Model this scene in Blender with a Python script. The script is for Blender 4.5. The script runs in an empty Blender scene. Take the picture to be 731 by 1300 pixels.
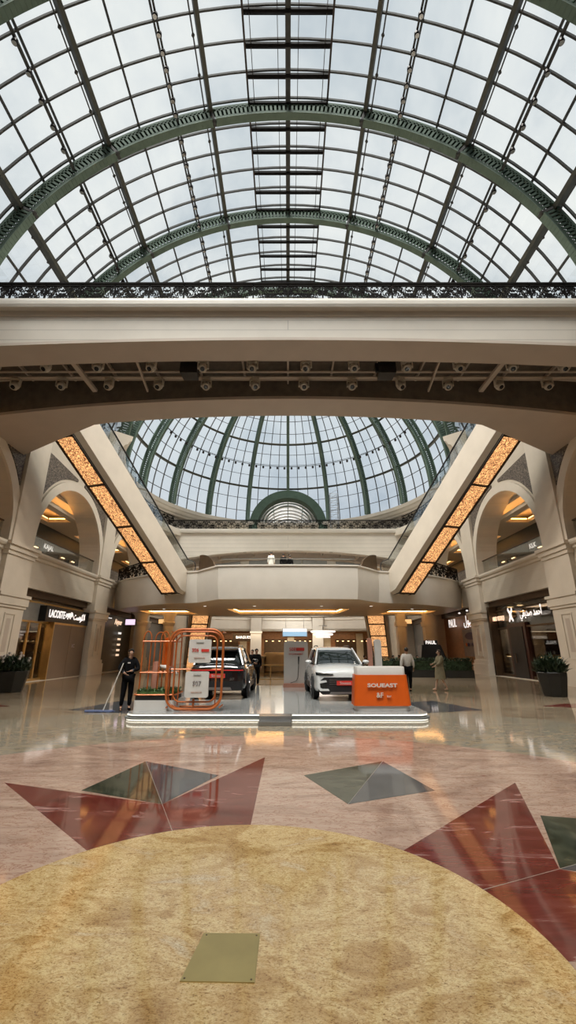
import bpy, bmesh, math, random
from mathutils import Vector, Matrix
from mathutils.geometry import tessellate_polygon
PI = math.pi
R = math.radians
scn = bpy.context.scene
col = scn.collection
random.seed(7)

# ------------------------------------------------------------------ materials
def _nt(name):
    m = bpy.data.materials.new(name); m.use_nodes = True
    nt = m.node_tree
    return m, nt, nt.nodes['Principled BSDF']

def _coord(nt, sc=(1, 1, 1), rot=(0, 0, 0)):
    tc = nt.nodes.new('ShaderNodeTexCoord'); mp = nt.nodes.new('ShaderNodeMapping')
    mp.inputs['Scale'].default_value = sc; mp.inputs['Rotation'].default_value = rot
    nt.links.new(tc.outputs['Object'], mp.inputs['Vector'])
    return mp.outputs['Vector']

def _ramp(nt, fac, stops):
    r = nt.nodes.new('ShaderNodeValToRGB')
    els = r.color_ramp.elements
    while len(els) < len(stops): els.new(0.5)
    for e, (p, c) in zip(els, stops):
        e.position = p; e.color = (*c, 1)
    nt.links.new(fac, r.inputs['Fac'])
    return r.outputs['Color']

def _noise(nt, vec, scale, detail=4, rough=.55, dist=0):
    n = nt.nodes.new('ShaderNodeTexNoise')
    n.inputs['Scale'].default_value = scale; n.inputs['Detail'].default_value = detail
    n.inputs['Roughness'].default_value = rough; n.inputs['Distortion'].default_value = dist
    nt.links.new(vec, n.inputs['Vector'])
    return n.outputs['Fac']

def mat(name, c, rough=.5, metal=0, var=.12, scale=3, spec=.5, bump=0, coat=0):
    m, nt, b = _nt(name)
    f = _noise(nt, _coord(nt), scale)
    lo = tuple(x * (1 - var) for x in c); hi = tuple(min(1, x * (1 + var)) for x in c)
    colr = _ramp(nt, f, [(.3, lo), (.7, hi)])
    nt.links.new(colr, b.inputs['Base Color'])
    b.inputs['Roughness'].default_value = rough; b.inputs['Metallic'].default_value = metal
    b.inputs['Specular IOR Level'].default_value = spec
    b.inputs['Coat Weight'].default_value = coat
    if bump:
        bp = nt.nodes.new('ShaderNodeBump'); bp.inputs['Strength'].default_value = bump
        bp.inputs['Distance'].default_value = .01
        nt.links.new(f, bp.inputs['Height']); nt.links.new(bp.outputs['Normal'], b.inputs['Normal'])
    return m

def emis(name, c, s, base=None):
    m, nt, b = _nt(name)
    b.inputs['Base Color'].default_value = (*(base or c), 1)
    b.inputs['Emission Color'].default_value = (*c, 1); b.inputs['Emission Strength'].default_value = s
    return m

def blocks(name, c, bw, bh, line=.82, rough=.55, axis='y'):
    # plastered / stone facing with faint block joints
    m, nt, b = _nt(name)
    tc = nt.nodes.new('ShaderNodeTexCoord'); sp = nt.nodes.new('ShaderNodeSeparateXYZ'); cb = nt.nodes.new('ShaderNodeCombineXYZ')
    nt.links.new(tc.outputs['Object'], sp.inputs[0])
    nt.links.new(sp.outputs['Y' if axis == 'y' else 'X'], cb.inputs['X']); nt.links.new(sp.outputs['Z'], cb.inputs['Y'])
    br = nt.nodes.new('ShaderNodeTexBrick')
    br.inputs['Scale'].default_value = 1; br.inputs['Mortar Size'].default_value = .012
    br.inputs['Brick Width'].default_value = bw; br.inputs['Row Height'].default_value = bh
    br.inputs['Color1'].default_value = (*c, 1); br.inputs['Color2'].default_value = (*[x * .96 for x in c], 1)
    br.inputs['Mortar'].default_value = (*[x * line for x in c], 1)
    nt.links.new(cb.outputs[0], br.inputs['Vector'])
    mx = nt.nodes.new('ShaderNodeMixRGB'); mx.blend_type = 'MULTIPLY'; mx.inputs[0].default_value = 1
    nt.links.new(br.outputs['Color'], mx.inputs[1])
    nt.links.new(_ramp(nt, _noise(nt, tc.outputs['Object'], .8), [(.3, (.92, .92, .92)), (.7, (1, 1, 1))]), mx.inputs[2])
    nt.links.new(mx.outputs[0], b.inputs['Base Color'])
    b.inputs['Roughness'].default_value = rough
    return m

def marble(name, stops, scale=.6, stretch=(1, 1, 1), rot=0, dist=1.2, rough=.06, fine=None, spec=.42):
    m, nt, b = _nt(name)
    v = _coord(nt, stretch, (0, 0, rot))
    f = _noise(nt, v, scale, 8, .6, dist)
    c = _ramp(nt, f, stops)
    if fine:
        f2 = _noise(nt, v, fine[0], 6, .7, .6)
        mx = nt.nodes.new('ShaderNodeMixRGB'); mx.blend_type = 'MULTIPLY'; mx.inputs[0].default_value = fine[1]
        nt.links.new(c, mx.inputs[1]); nt.links.new(_ramp(nt, f2, fine[2]), mx.inputs[2])
        c = mx.outputs[0]
    nt.links.new(c, b.inputs['Base Color'])
    b.inputs['Roughness'].default_value = rough
    b.inputs['Specular IOR Level'].default_value = spec
    return m

def glassmat(name, tint, refl=.06):
    m = bpy.data.materials.new(name); m.use_nodes = True
    nt = m.node_tree; nt.nodes.clear()
    o = nt.nodes.new('ShaderNodeOutputMaterial'); t = nt.nodes.new('ShaderNodeBsdfTransparent')
    g = nt.nodes.new('ShaderNodeBsdfGlossy'); mx = nt.nodes.new('ShaderNodeMixShader')
    t.inputs[0].default_value = (*tint, 1); g.inputs['Roughness'].default_value = .02
    fr = nt.nodes.new('ShaderNodeFresnel'); fr.inputs[0].default_value = 1.3
    ad = nt.nodes.new('ShaderNodeMath'); ad.operation = 'MULTIPLY'; ad.inputs[1].default_value = refl / .06
    nt.links.new(fr.outputs[0], ad.inputs[0]); nt.links.new(ad.outputs[0], mx.inputs[0])
    nt.links.new(t.outputs[0], mx.inputs[1]); nt.links.new(g.outputs[0], mx.inputs[2]); nt.links.new(mx.outputs[0], o.inputs[0])
    return m

M = {}
M['wall'] = blocks('wall_plaster', (.66, .60, .51), 2.6, .55, .9)
M['wallx'] = blocks('fascia_panels', (.66, .61, .54), 40, .42, .62, axis='x')
M['cream'] = mat('cream_plaster', (.67, .61, .525), .5, var=.05, scale=1)
M['white'] = mat('white_plaster', (.64, .60, .54), .5, var=.04, scale=1)
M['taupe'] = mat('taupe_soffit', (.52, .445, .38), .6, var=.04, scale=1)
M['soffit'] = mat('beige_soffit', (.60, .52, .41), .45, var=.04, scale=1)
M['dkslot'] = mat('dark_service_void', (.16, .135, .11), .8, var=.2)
M['lattice'] = None
M['green'] = mat('painted_green_steel', (.07, .108, .082), .75, var=.12, scale=2, spec=.2)
M['greenlt'] = mat('pale_green_steel', (.15, .205, .165), .7, var=.1, scale=2, spec=.2)
M['steel'] = mat('dark_grey_steel', (.085, .085, .083), .8, 0, var=.15, spec=.15)
M['purlin'] = mat('olive_grey_steel', (.085, .085, .07), .7, 0, var=.12)
M['iron'] = mat('black_wrought_iron', (.008, .007, .007), .8, 0, var=.2, spec=.1)
M['black'] = mat('black_plastic', (.012, .012, .013), .4, var=.3)
M['frame'] = mat('black_bronze_frame', (.022, .015, .012), .35, .5, var=.2)
M['beigeplastic'] = mat('cream_lamp_housing', (.50, .45, .38), .45, var=.08)
M['lens'] = mat('dark_lens', (.01, .01, .012), .08, var=.3)
M['glass'] = glassmat('roof_glass', (.93, .955, .95), .04)
M['clear'] = glassmat('clear_glass', (.93, .95, .945), .03)
M['shopglass'] = glassmat('shop_glass', (.85, .85, .83), .05)
M['gold'] = mat('brushed_gold_metal', (.55, .36, .14), .3, .8, var=.1)
M['bronze'] = mat('dark_bronze', (.10, .062, .035), .4, .5, var=.15)
M['brownpanel'] = mat('brown_hoarding', (.21, .145, .10), .45, var=.06, scale=1)
M['dkbrown'] = mat('dark_mahogany', (.045, .014, .009), .3, var=.3, scale=6)
M['dkgreen'] = mat('dark_olive_cladding', (.05, .052, .042), .4, var=.1)
M['grey'] = mat('grey_cladding', (.25, .25, .24), .5, var=.1)
M['orange'] = mat('orange_paint', (.56, .085, .004), .38, var=.05, coat=.2)
M['orangetube'] = mat('copper_orange_tube', (.46, .125, .032), .32, .25, var=.12)
M['rose'] = mat('rose_copper_panel', (.55, .27, .20), .35, .3, var=.1)
M['stagewhite'] = mat('glossy_pale_stage', (.30, .305, .30), .10, var=.03, scale=.6)
M['pure'] = mat('white_gloss', (.56, .54, .515), .3, var=.03)
M['carwhite'] = mat('white_car_paint', (.60, .61, .61), .22, var=.01, coat=.8)
M['carblack'] = mat('black_car_paint', (.006, .006, .008), .12, var=.1, coat=1)
M['carglass'] = mat('tinted_car_glass', (.012, .016, .016), .03, var=.05, spec=1)
M['tyre'] = mat('tyre_rubber', (.012, .012, .012), .8, var=.2)
M['alloy'] = mat('alloy_metal', (.35, .35, .36), .25, .9, var=.1)
M['red'] = mat('red_plate', (.55, .04, .03), .4, var=.05)
M['redlamp'] = emis('red_tail_lamp', (.8, .03, .03), .25)
M['led'] = emis('led_strip', (1, .97, .86), .92)
M['tread'] = mat('matt_grey_tread', (.16, .165, .16), .9, spec=.05)
M['warmled'] = emis('warm_cove_light', (1, .52, .16), 11)
M['warmdim'] = emis('warm_shop_lamp', (1, .66, .32), 5)
M['coolsign'] = emis('white_lit_letters', (1, .94, .9), .9)
M['pinksign'] = emis('pink_lit_sign', (.95, .75, 1), 1.0)
M['warmsign'] = emis('warm_lit_letters', (1, .72, .5), .9)
M['ambersign'] = emis('amber_lit_sign', (1, .6, .25), .9)
M['bluesign'] = emis('blue_screen', (.25, .42, .6), .5)
M['skin'] = mat('skin_tone', (.36, .20, .13), .5, var=.08)
M['skinlt'] = mat('light_skin_tone', (.50, .32, .23), .5, var=.06)
M['hair'] = mat('black_hair', (.012, .009, .008), .5, var=.3, scale=20)
M['hairbr'] = mat('brown_hair', (.05, .028, .018), .5, var=.3, scale=20)
M['clothblack'] = mat('black_cloth', (.005, .005, .006), .9, var=.3, scale=8, spec=.1)
M['clothgrey'] = mat('grey_cloth', (.10, .11, .13), .8, var=.2, scale=8)
M['clothwhite'] = mat('white_cloth', (.62, .60, .57), .8, var=.06, scale=8)
M['clotholive'] = mat('olive_cloth', (.20, .175, .11), .8, var=.15, scale=8)
M['clothblue'] = mat('blue_cloth', (.10, .15, .28), .8, var=.15, scale=8)
M['clothred'] = mat('dull_red_cloth', (.22, .07, .06), .8, var=.15, scale=8)
M['leaf'] = mat('green_leaves', (.055, .115, .03), .5, var=.45, scale=9)
M['leafdk'] = mat('dark_green_leaves', (.022, .045, .018), .5, var=.5, scale=9)
M['bloom'] = mat('pale_blossom', (.5, .45, .42), .6, var=.2, scale=12)
M['soil'] = mat('potting_soil', (.03, .02, .014), .9, var=.3)
M['pot'] = mat('black_planter', (.016, .016, .015), .35, var=.2)
M['wood'] = mat('warm_wood', (.28, .13, .055), .4, var=.2, scale=4)
M['beigecab'] = mat('beige_counter', (.46, .38, .27), .5, var=.08)
M['blue'] = mat('blue_mop_fibre', (.10, .13, .24), .8, var=.2, scale=20)
M['brass'] = mat('brushed_brass_plate', (.42, .33, .13), .3, .55, var=.12, scale=2.5)
M['chrome'] = mat('grey_metal', (.4, .4, .4), .3, .9, var=.1)
M['glow'] = emis('bright_ceiling_panel', (1, .93, .82), 1.2)
M['poster'] = mat('grey_lilac_poster', (.20, .18, .19), .5, var=.15)
M['purple'] = mat('purple_print', (.04, .03, .09), .5, var=.2)
M['bagtan'] = mat('pale_bag_leather', (.55, .48, .5), .4, var=.1)

M['pink'] = marble('pink_marble', [(.28, (.28, .175, .135)), (.45, (.39, .27, .21)), (.55, (.46, .325, .255)), (.75, (.50, .39, .31))], .8, (1, 2.6, 1), .35, 1.5, .07,
                   (3.4, .85, [(.30, (.72, .50, .44)), (.40, (1, 1, 1)), (.475, (1, .98, .96)), (.50, (.62, .42, .36)), (.525, (1, .98, .96)), (.62, (1, 1, 1)), (.70, (.80, .64, .58))]))
M['redm'] = marble('red_marble', [(.3, (.085, .016, .013)), (.5, (.14, .025, .019)), (.61, (.17, .042, .034)), (.66, (.36, .22, .20)), (.70, (.15, .03, .023))], 1.6, (1, 4, 1), .5, .8, .06)
M['greenm'] = marble('green_black_marble', [(.3, (.018, .022, .014)), (.5, (.04, .048, .032)), (.66, (.085, .09, .06))], 3, (1, 1.3, 1), .6, 2, .06)
M['greym'] = marble('blue_grey_marble', [(.3, (.05, .055, .062)), (.7, (.085, .09, .098))], 2, (1, 1, 1), 0, 1, .06)
M['beigem'] = marble('beige_green_marble', [(.3, (.20, .165, .115)), (.43, (.36, .29, .20)), (.52, (.24, .225, .185)), (.6, (.38, .31, .22)), (.7, (.29, .22, .16))], .7, (1, 2.6, 1), -.25, 2.8, .07,
                     (3, .5, [(.35, (.6, .55, .5)), (.5, (1, 1, 1))]))
M['brownm'] = marble('brown_beige_marble', [(.3, (.19, .145, .10)), (.5, (.29, .225, .155)), (.7, (.34, .28, .2))], .5, (1, 1.8, 1), .4, 1.4, .08,
                     (3, .5, [(.35, (.7, .62, .55)), (.5, (1, 1, 1))]))
M['joint'] = mat('pale_joint', (.3, .26, .22), .3, var=.1)

def granite():
    m, nt, b = _nt('golden_granite')
    tc = nt.nodes.new('ShaderNodeTexCoord')
    mp = nt.nodes.new('ShaderNodeMapping'); nt.links.new(tc.outputs['Object'], mp.inputs[0])
    mp.inputs['Scale'].default_value = (1, 1.7, 1); mp.inputs['Rotation'].default_value = (0, 0, .5)
    f1 = _noise(nt, mp.outputs[0], 1.1, 6, .6, 1.6)
    c1 = _ramp(nt, f1, [(.3, (.36, .215, .075)), (.42, (.52, .36, .155)), (.5, (.66, .52, .28)), (.58, (.56, .40, .19)), (.7, (.62, .53, .37))])
    f2 = _noise(nt, mp.outputs[0], 15, 9, .72, 1.6)
    c2 = _ramp(nt, f2, [(.30, (.36, .27, .18)), (.42, (.80, .70, .56)), (.5, (1.0, .97, .92)), (.62, (1.0, 1.0, 1.0)), (.75, (1, .93, .82))])
    f3 = _noise(nt, mp.outputs[0], 62, 6, .78, .9)
    c3 = _ramp(nt, f3, [(.36, (.22, .15, .09)), (.45, (.85, .78, .68)), (.56, (1, 1, 1))])
    mx = nt.nodes.new('ShaderNodeMixRGB'); mx.blend_type = 'MULTIPLY'; mx.inputs[0].default_value = 1
    nt.links.new(c1, mx.inputs[1]); nt.links.new(c2, mx.inputs[2])
    my = nt.nodes.new('ShaderNodeMixRGB'); my.blend_type = 'MULTIPLY'; my.inputs[0].default_value = 1
    nt.links.new(mx.outputs[0], my.inputs[1]); nt.links.new(c3, my.inputs[2])
    nt.links.new(my.outputs[0], b.inputs['Base Color'])
    b.inputs['Roughness'].default_value = .09
    return m
M['granite'] = granite()

def floral(name, warm, dark, strength, scale):
    # backlit printed panel: dark scrolls on a warm translucent sheet
    m, nt, b = _nt(name)
    tc = nt.nodes.new('ShaderNodeTexCoord')
    n = nt.nodes.new('ShaderNodeTexNoise'); n.inputs['Scale'].default_value = scale * .7; n.inputs['Detail'].default_value = 1
    nt.links.new(tc.outputs['Object'], n.inputs['Vector'])
    mx = nt.nodes.new('ShaderNodeMixRGB'); mx.inputs[0].default_value = .25
    nt.links.new(tc.outputs['Object'], mx.inputs[1]); nt.links.new(n.outputs['Color'], mx.inputs[2])
    v = nt.nodes.new('ShaderNodeTexVoronoi'); v.inputs['Scale'].default_value = scale
    nt.links.new(mx.outputs[0], v.inputs['Vector'])
    mt = nt.nodes.new('ShaderNodeMath'); mt.operation = 'MULTIPLY'; mt.inputs[1].default_value = 17
    sn = nt.nodes.new('ShaderNodeMath'); sn.operation = 'SINE'
    nt.links.new(v.outputs['Distance'], mt.inputs[0]); nt.links.new(mt.outputs[0], sn.inputs[0])
    c = _ramp(nt, sn.outputs[0], [(.0, dark), (.12, dark), (.36, warm), (1, warm)])
    if strength:
        nt.links.new(c, b.inputs['Emission Color']); b.inputs['Emission Strength'].default_value = strength
        b.inputs['Base Color'].default_value = (.05, .03, .02, 1)
    else:
        nt.links.new(c, b.inputs['Base Color'])
    return m
M['panel'] = floral('backlit_floral_panel', (1, .52, .20), (.22, .08, .03), 1.5, 7.5)
M['lattice'] = floral('carved_lattice_screen', (.20, .165, .13), (.075, .06, .05), 0, 5)
M['frieze'] = floral('patterned_frieze', (.42, .37, .30), (.2, .17, .13), 0, 4)

# ------------------------------------------------------------------ mesh helpers
WL = {}
def wl(o):
    return WL.get(o.name, Vector((0, 0, 0)))

class MB:
    def __init__(s): s.v = []; s.f = []; s.mi = []
    def add(s, vs, fs, m=0):
        b = len(s.v); s.v += [Vector(p) for p in vs]
        for f in fs: s.f.append([b + i for i in f]); s.mi.append(m)
        return s
    def box(s, x0, x1, y0, y1, z0, z1, m=0):
        return s.add([(x0, y0, z0), (x1, y0, z0), (x1, y1, z0), (x0, y1, z0), (x0, y0, z1), (x1, y0, z1), (x1, y1, z1), (x0, y1, z1)],
                     [(0, 3, 2, 1), (4, 5, 6, 7), (0, 1, 5, 4), (1, 2, 6, 5), (2, 3, 7, 6), (3, 0, 4, 7)], m)
    def bar(s, p, q, w, h, up=(0, 0, 1), m=0):
        p = Vector(p); q = Vector(q); d = (q - p).normalized(); u = Vector(up)
        r = d.cross(u)
        if r.length < 1e-4: r = d.cross(Vector((1, 0, 0)))
        r.normalize(); u = r.cross(d).normalized()
        vs = []
        for c in (p, q):
            for a, b in ((-1, -1), (1, -1), (1, 1), (-1, 1)): vs.append(c + r * (a * w / 2) + u * (b * h / 2))
        return s.add(vs, [(3, 2, 1, 0), (4, 5, 6, 7), (0, 1, 5, 4), (1, 2, 6, 5), (2, 3, 7, 6), (3, 0, 4, 7)], m)
    def tube(s, pts, r, n=8, closed=False, m=0):
        pts = [Vector(p) for p in pts]; N = len(pts); rings = []
        rr = r if isinstance(r, (list, tuple)) else [r] * N
        prev = None
        for i, p in enumerate(pts):
            a = pts[(i - 1) % N] if (closed or i) else p
            b = pts[(i + 1) % N] if (closed or i < N - 1) else p
            d = (b - a).normalized()
            if prev is None:
                t = Vector((0, 0, 1)) if abs(d.z) < .9 else Vector((1, 0, 0))
                u = d.cross(t).normalized()
            else:
                u = (prev - d * prev.dot(d)).normalized()
            prev = u; w = d.cross(u)
            rings.append([p + (u * math.cos(2 * PI * k / n) + w * math.sin(2 * PI * k / n)) * rr[i] for k in range(n)])
        vs = [v for g in rings for v in g]; fs = []
        for i in range(N if closed else N - 1):
            j = (i + 1) % N
            for k in range(n): fs.append((i * n + k, i * n + (k + 1) % n, j * n + (k + 1) % n, j * n + k))
        if not closed: fs += [tuple(range(n))[::-1], tuple((N - 1) * n + k for k in range(n))]
        return s.add(vs, fs, m)
    def lathe(s, prof, n=24, c=(0, 0, 0), m=0, axis='z'):
        vs = []; fs = []
        for r, z in prof:
            for k in range(n):
                a = 2 * PI * k / n; x, y = r * math.cos(a), r * math.sin(a)
                p = (x, y, z) if axis == 'z' else ((z, x, y) if axis == 'x' else (x, z, y))
                vs.append((c[0] + p[0], c[1] + p[1], c[2] + p[2]))
        L = len(prof)
        for i in range(L - 1):
            for k in range(n): fs.append((i * n + k, i * n + (k + 1) % n, (i + 1) * n + (k + 1) % n, (i + 1) * n + k))
        fs += [tuple(range(n))[::-1], tuple((L - 1) * n + k for k in range(n))]
        return s.add(vs, fs, m)
    def prism(s, outer, holes, fn, d0, d1, m=0):
        # polygon with holes in (a, b), pushed between depths d0 and d1; fn(a, b, d) -> point
        loops = [outer] + list(holes)
        flat = [p for l in loops for p in l]; n = len(flat)
        tris = tessellate_polygon([[Vector((p[0], p[1], 0)) for p in l] for l in loops])
        vs = [fn(p[0], p[1], d0) for p in flat] + [fn(p[0], p[1], d1) for p in flat]
        fs = []
        for t in tris: fs.append(tuple(t)); fs.append(tuple(n + i for i in reversed(t)))
        k = 0
        for l in loops:
            L = len(l)
            for i in range(L): a, b = k + i, k + (i + 1) % L; fs.append((a, b, n + b, n + a))
            k += L
        return s.add(vs, fs, m)
    def sweep(s, path, prof, closed=False, m=0, capends=True):
        # path: plan points (x, y); prof: (offset to the right-hand normal, z) as closed outline
        P2 = [Vector((p[0], p[1])) for p in path]; N = len(P2); vs = []; fs = []; K = len(prof)
        for i, p in enumerate(P2):
            a = P2[(i - 1) % N] if (closed or i) else None
            b = P2[(i + 1) % N] if (closed or i < N - 1) else None
            d1 = (p - a).normalized() if a is not None else None
            d2 = (b - p).normalized() if b is not None else None
            if d1 is None: d1 = d2
            if d2 is None: d2 = d1
            n1 = Vector((d1.y, -d1.x)); n2 = Vector((d2.y, -d2.x)); nn = (n1 + n2)
            nn = nn.normalized() if nn.length > 1e-6 else n1
            nn = nn / max(.35, nn.dot(n1))
            for o, z in prof: vs.append((p.x + nn.x * o, p.y + nn.y * o, z))
        for i in range(N if closed else N - 1):
            j = (i + 1) % N
            for k in range(K): fs.append((i * K + k, i * K + (k + 1) % K, j * K + (k + 1) % K, j * K + k))
        if not closed and capends: fs += [tuple(range(K))[::-1], tuple((N - 1) * K + k for k in range(K))]
        return s.add(vs, fs, m)
    def ball(s, c, rx, ry, rz, n=12, m=0, rot=None):
        vs = []; fs = []; L = n // 2
        for i in range(1, L):
            t = PI * i / L
            for k in range(n):
                a = 2 * PI * k / n; p = Vector((rx * math.sin(t) * math.cos(a), ry * math.sin(t) * math.sin(a), rz * math.cos(t)))
                if rot: p = rot @ p
                vs.append(Vector(c) + p)
        for i in range(L - 2):
            for k in range(n): fs.append((i * n + k, (i + 1) * n + k, (i + 1) * n + (k + 1) % n, i * n + (k + 1) % n))
        t = Vector((0, 0, rz)); bt = -t
        if rot: t = rot @ t; bt = rot @ bt
        vs += [Vector(c) + t, Vector(c) + bt]; a, b = len(vs) - 2, len(vs) - 1
        for k in range(n): fs.append((a, k, (k + 1) % n)); fs.append((b, (L - 2) * n + (k + 1) % n, (L - 2) * n + k))
        return s.add(vs, fs, m)
    def build(s, name, mats, parent=None, smooth=False, recalc=True, cyl=False):
        if not isinstance(mats, (list, tuple)): mats = [mats]
        me = bpy.data.meshes.new(name)
        if parent is None:
            xs = [v.x for v in s.v]; ys = [v.y for v in s.v]; zs = [v.z for v in s.v]
            off = Vector(((min(xs) + max(xs)) / 2, (min(ys) + max(ys)) / 2, min(zs)))
        else: off = wl(parent)
        me.from_pydata([v - off for v in s.v], [], s.f)
        for m in mats: me.materials.append(m)
        me.polygons.foreach_set('material_index', s.mi)
        if recalc:
            bm = bmesh.new(); bm.from_mesh(me); bmesh.ops.recalc_face_normals(bm, faces=bm.faces); bm.to_mesh(me); bm.free()
        if smooth:
            me.polygons.foreach_set('use_smooth', [True] * len(me.polygons))
            me.set_sharp_from_angle(angle=R(38 if smooth is True else smooth))
        me.update()
        o = bpy.data.objects.new(name, me); col.objects.link(o)
        if parent is None: o.location = off
        else: o.parent = parent
        WL[o.name] = off.copy()
        return o

def tag(o, label=None, cat=None, group=None, kind=None):
    if label: o['label'] = label
    if cat: o['category'] = cat
    if group: o['group'] = group
    if kind: o['kind'] = kind
    return o
def thing(name, label, cat, loc=(0, 0, 0), group=None):
    o = bpy.data.objects.new(name, None); col.objects.link(o); o.location = loc
    o.empty_display_size = .2
    WL[o.name] = Vector(loc)
    return tag(o, label, cat, group)
def struct(o): o['kind'] = 'structure'; return o
def copy_tree(o, parent=None):
    c = o.copy(); col.objects.link(c)
    if parent: c.parent = parent
    for ch in list(o.children): copy_tree(ch, c)
    return c
def place(o, loc, rz=0): o.location = loc; o.rotation_euler = (0, 0, rz)

def text_mb(txt, size, depth=.01, align='CENTER', bold=0, sx=1):
    cu = bpy.data.curves.new('tmp', 'FONT'); cu.body = txt; cu.size = size; cu.extrude = depth / 2
    cu.align_x = align; cu.align_y = 'CENTER'; cu.offset = bold; cu.resolution_u = 3
    o = bpy.data.objects.new('tmp', cu); col.objects.link(o)
    bpy.context.view_layer.update()
    me = bpy.data.meshes.new_from_object(o.evaluated_get(bpy.context.evaluated_depsgraph_get()))
    b = MB(); b.add([(v.co.x * sx, v.co.y, v.co.z) for v in me.vertices], [tuple(p.vertices) for p in me.polygons])
    bpy.data.objects.remove(o); bpy.data.curves.remove(cu); bpy.data.meshes.remove(me)
    return b
def text(name, txt, size, mt, parent, loc, facing='-y', depth=.02, bold=0, sx=1, align='CENTER'):
    b = text_mb(txt, size, depth, align, bold, sx)
    ang = {'-y': 0, '+x': PI / 2, '-x': -PI / 2}[facing] if isinstance(facing, str) else facing
    rm = Matrix.Rotation(ang, 4, 'Z') @ Matrix.Rotation(PI / 2, 4, 'X')
    b.v = [rm @ v + Vector(loc) for v in b.v]
    return b.build(name, mt, parent, recalc=False)

def arcpts(cx, cy, r, a0, a1, n): return [(cx + r * math.cos(a0 + (a1 - a0) * i / n), cy + r * math.sin(a0 + (a1 - a0) * i / n)) for i in range(n + 1)]
def rrect(w, h, r, n=6, cx=0, cy=0):
    p = []
    for sx, sy, a in ((1, 1, 0), (-1, 1, PI / 2), (-1, -1, PI), (1, -1, 1.5 * PI)):
        p += arcpts(cx + sx * (w / 2 - r), cy + sy * (h / 2 - r), r, a, a + PI / 2, n)
    return p

# ------------------------------------------------------------------ camera, world, exposure
cam = bpy.data.cameras.new('camera'); co = bpy.data.objects.new('camera', cam); col.objects.link(co)
co.location = (0, 0, 1.7); co.rotation_euler = (PI / 2 + math.atan(175 / 537), 0, 0)
cam.sensor_fit = 'VERTICAL'; cam.sensor_height = 24; cam.lens = 537 / 1300 * 24; cam.clip_start = .05; cam.clip_end = 500
scn.camera = co
scn.view_settings.view_transform = 'Standard'; scn.view_settings.look = 'None'
scn.view_settings.gamma = 1; scn.view_settings.use_curve_mapping = False; scn.view_settings.exposure = 0
scn.cycles.use_denoising = True
scn.cycles.max_bounces = 9; scn.cycles.diffuse_bounces = 6; scn.cycles.glossy_bounces = 3; scn.cycles.transparent_max_bounces = 12
scn.cycles.sample_clamp_indirect = 4; scn.cycles.caustics_reflective = False; scn.cycles.caustics_refractive = False

wd = bpy.data.worlds.new('overcast_sky'); scn.world = wd; wd.use_nodes = True
nt = wd.node_tree; bg = nt.nodes['Background']
tc = nt.nodes.new('ShaderNodeTexCoord'); sp = nt.nodes.new('ShaderNodeSeparateXYZ')
nt.links.new(tc.outputs['Generated'], sp.inputs[0])
n1 = _noise(nt, tc.outputs['Generated'], 2.6, 6, .6, .4)
clouds = _ramp(nt, n1, [(.36, (.60, .66, .71)), (.49, (.81, .84, .855)), (.63, (.94, .95, .93))])
hor = _ramp(nt, sp.outputs['Z'], [(.0, (.40, .43, .47)), (.22, (.68, .72, .80)), (.45, (.84, .88, .93)), (.7, (1, 1, 1))])
mx = nt.nodes.new('ShaderNodeMixRGB'); mx.blend_type = 'MULTIPLY'; mx.inputs[0].default_value = 1
nt.links.new(clouds, mx.inputs[1]); nt.links.new(hor, mx.inputs[2])
nt.links.new(mx.outputs[0], bg.inputs['Color']); bg.inputs['Strength'].default_value = 1.0

# ------------------------------------------------------------------ floor
SC = (-.38, 3.1)   # centre of the marble star
fl = struct(MB().box(-23, 23, -12, 67, -.3, 0).build('floor', M['brownm']))
def pol(r, a): return (SC[0] + r * math.cos(R(a)), SC[1] + r * math.sin(R(a)))
def inlay(name, pts, mt, z0, z1=None, holes=()):
    b = MB().prism(pts, holes, lambda a, c, d: (a, c, d), z0, z0 + .0015)
    return b.build(name, mt, fl)
inlay('beige_marble_ring', [pol(11.2, a) for a in range(0, 360, 4)], M['beigem'], .0005)
inlay('pink_marble_field', [pol(6.7, a) for a in range(0, 360, 4)], M['pink'], .002)
for k in range(16):
    a = 22.5 * k
    if k % 2: inlay('dark_marble_dart', [pol(10.7, a), pol(12.3, a + 7.5), pol(14.2, a), pol(12.3, a - 7.5)], M['greym'], .002)
    else: inlay('red_marble_dart', [pol(14.3, a - 9), pol(15.5, a - 7), pol(17.2, a), pol(15.5, a + 7), pol(14.3, a + 9), pol(15, a)], M['redm'], .002)
for k in range(4):
    a = 22.5 + 90 * k
    arc = [pol(1.9, a - 22.5 + 45 * i / 10) for i in range(11)]
    inlay('red_marble_kite', [pol(4.85, a - 22.5), pol(2.8, a)] + arc[5:0:-1] + [arc[0]], M['redm'], .0035)
    inlay('red_marble_kite', [pol(4.85, a + 22.5), pol(2.8, a)] + arc[5:10] + [arc[10]], M['redm'], .0035)
    inlay('pale_joint', [pol(1.9, a - .1), pol(2.8, a - .06), pol(2.8, a + .06), pol(1.9, a + .1)], M['joint'], .0045)
for k in range(8):
    a = 22.5 + 45 * k
    inlay('green_marble_half_diamond', [pol(2.81, a), pol(4.95, a), pol(3.82, a + 13.4)], M['greenm'], .0045)
    inlay('grey_marble_half_diamond', [pol(2.81, a), pol(4.95, a), pol(3.82, a - 13.4)], M['greym'], .0045)
    inlay('pale_joint', [pol(2.81, a - .06), pol(4.95, a - .04), pol(4.95, a + .04), pol(2.81, a + .06)], M['joint'], .0052)
inlay('golden_granite_disc', [pol(1.98, a) for a in range(0, 360, 3)], M['granite'], .006)

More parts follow.
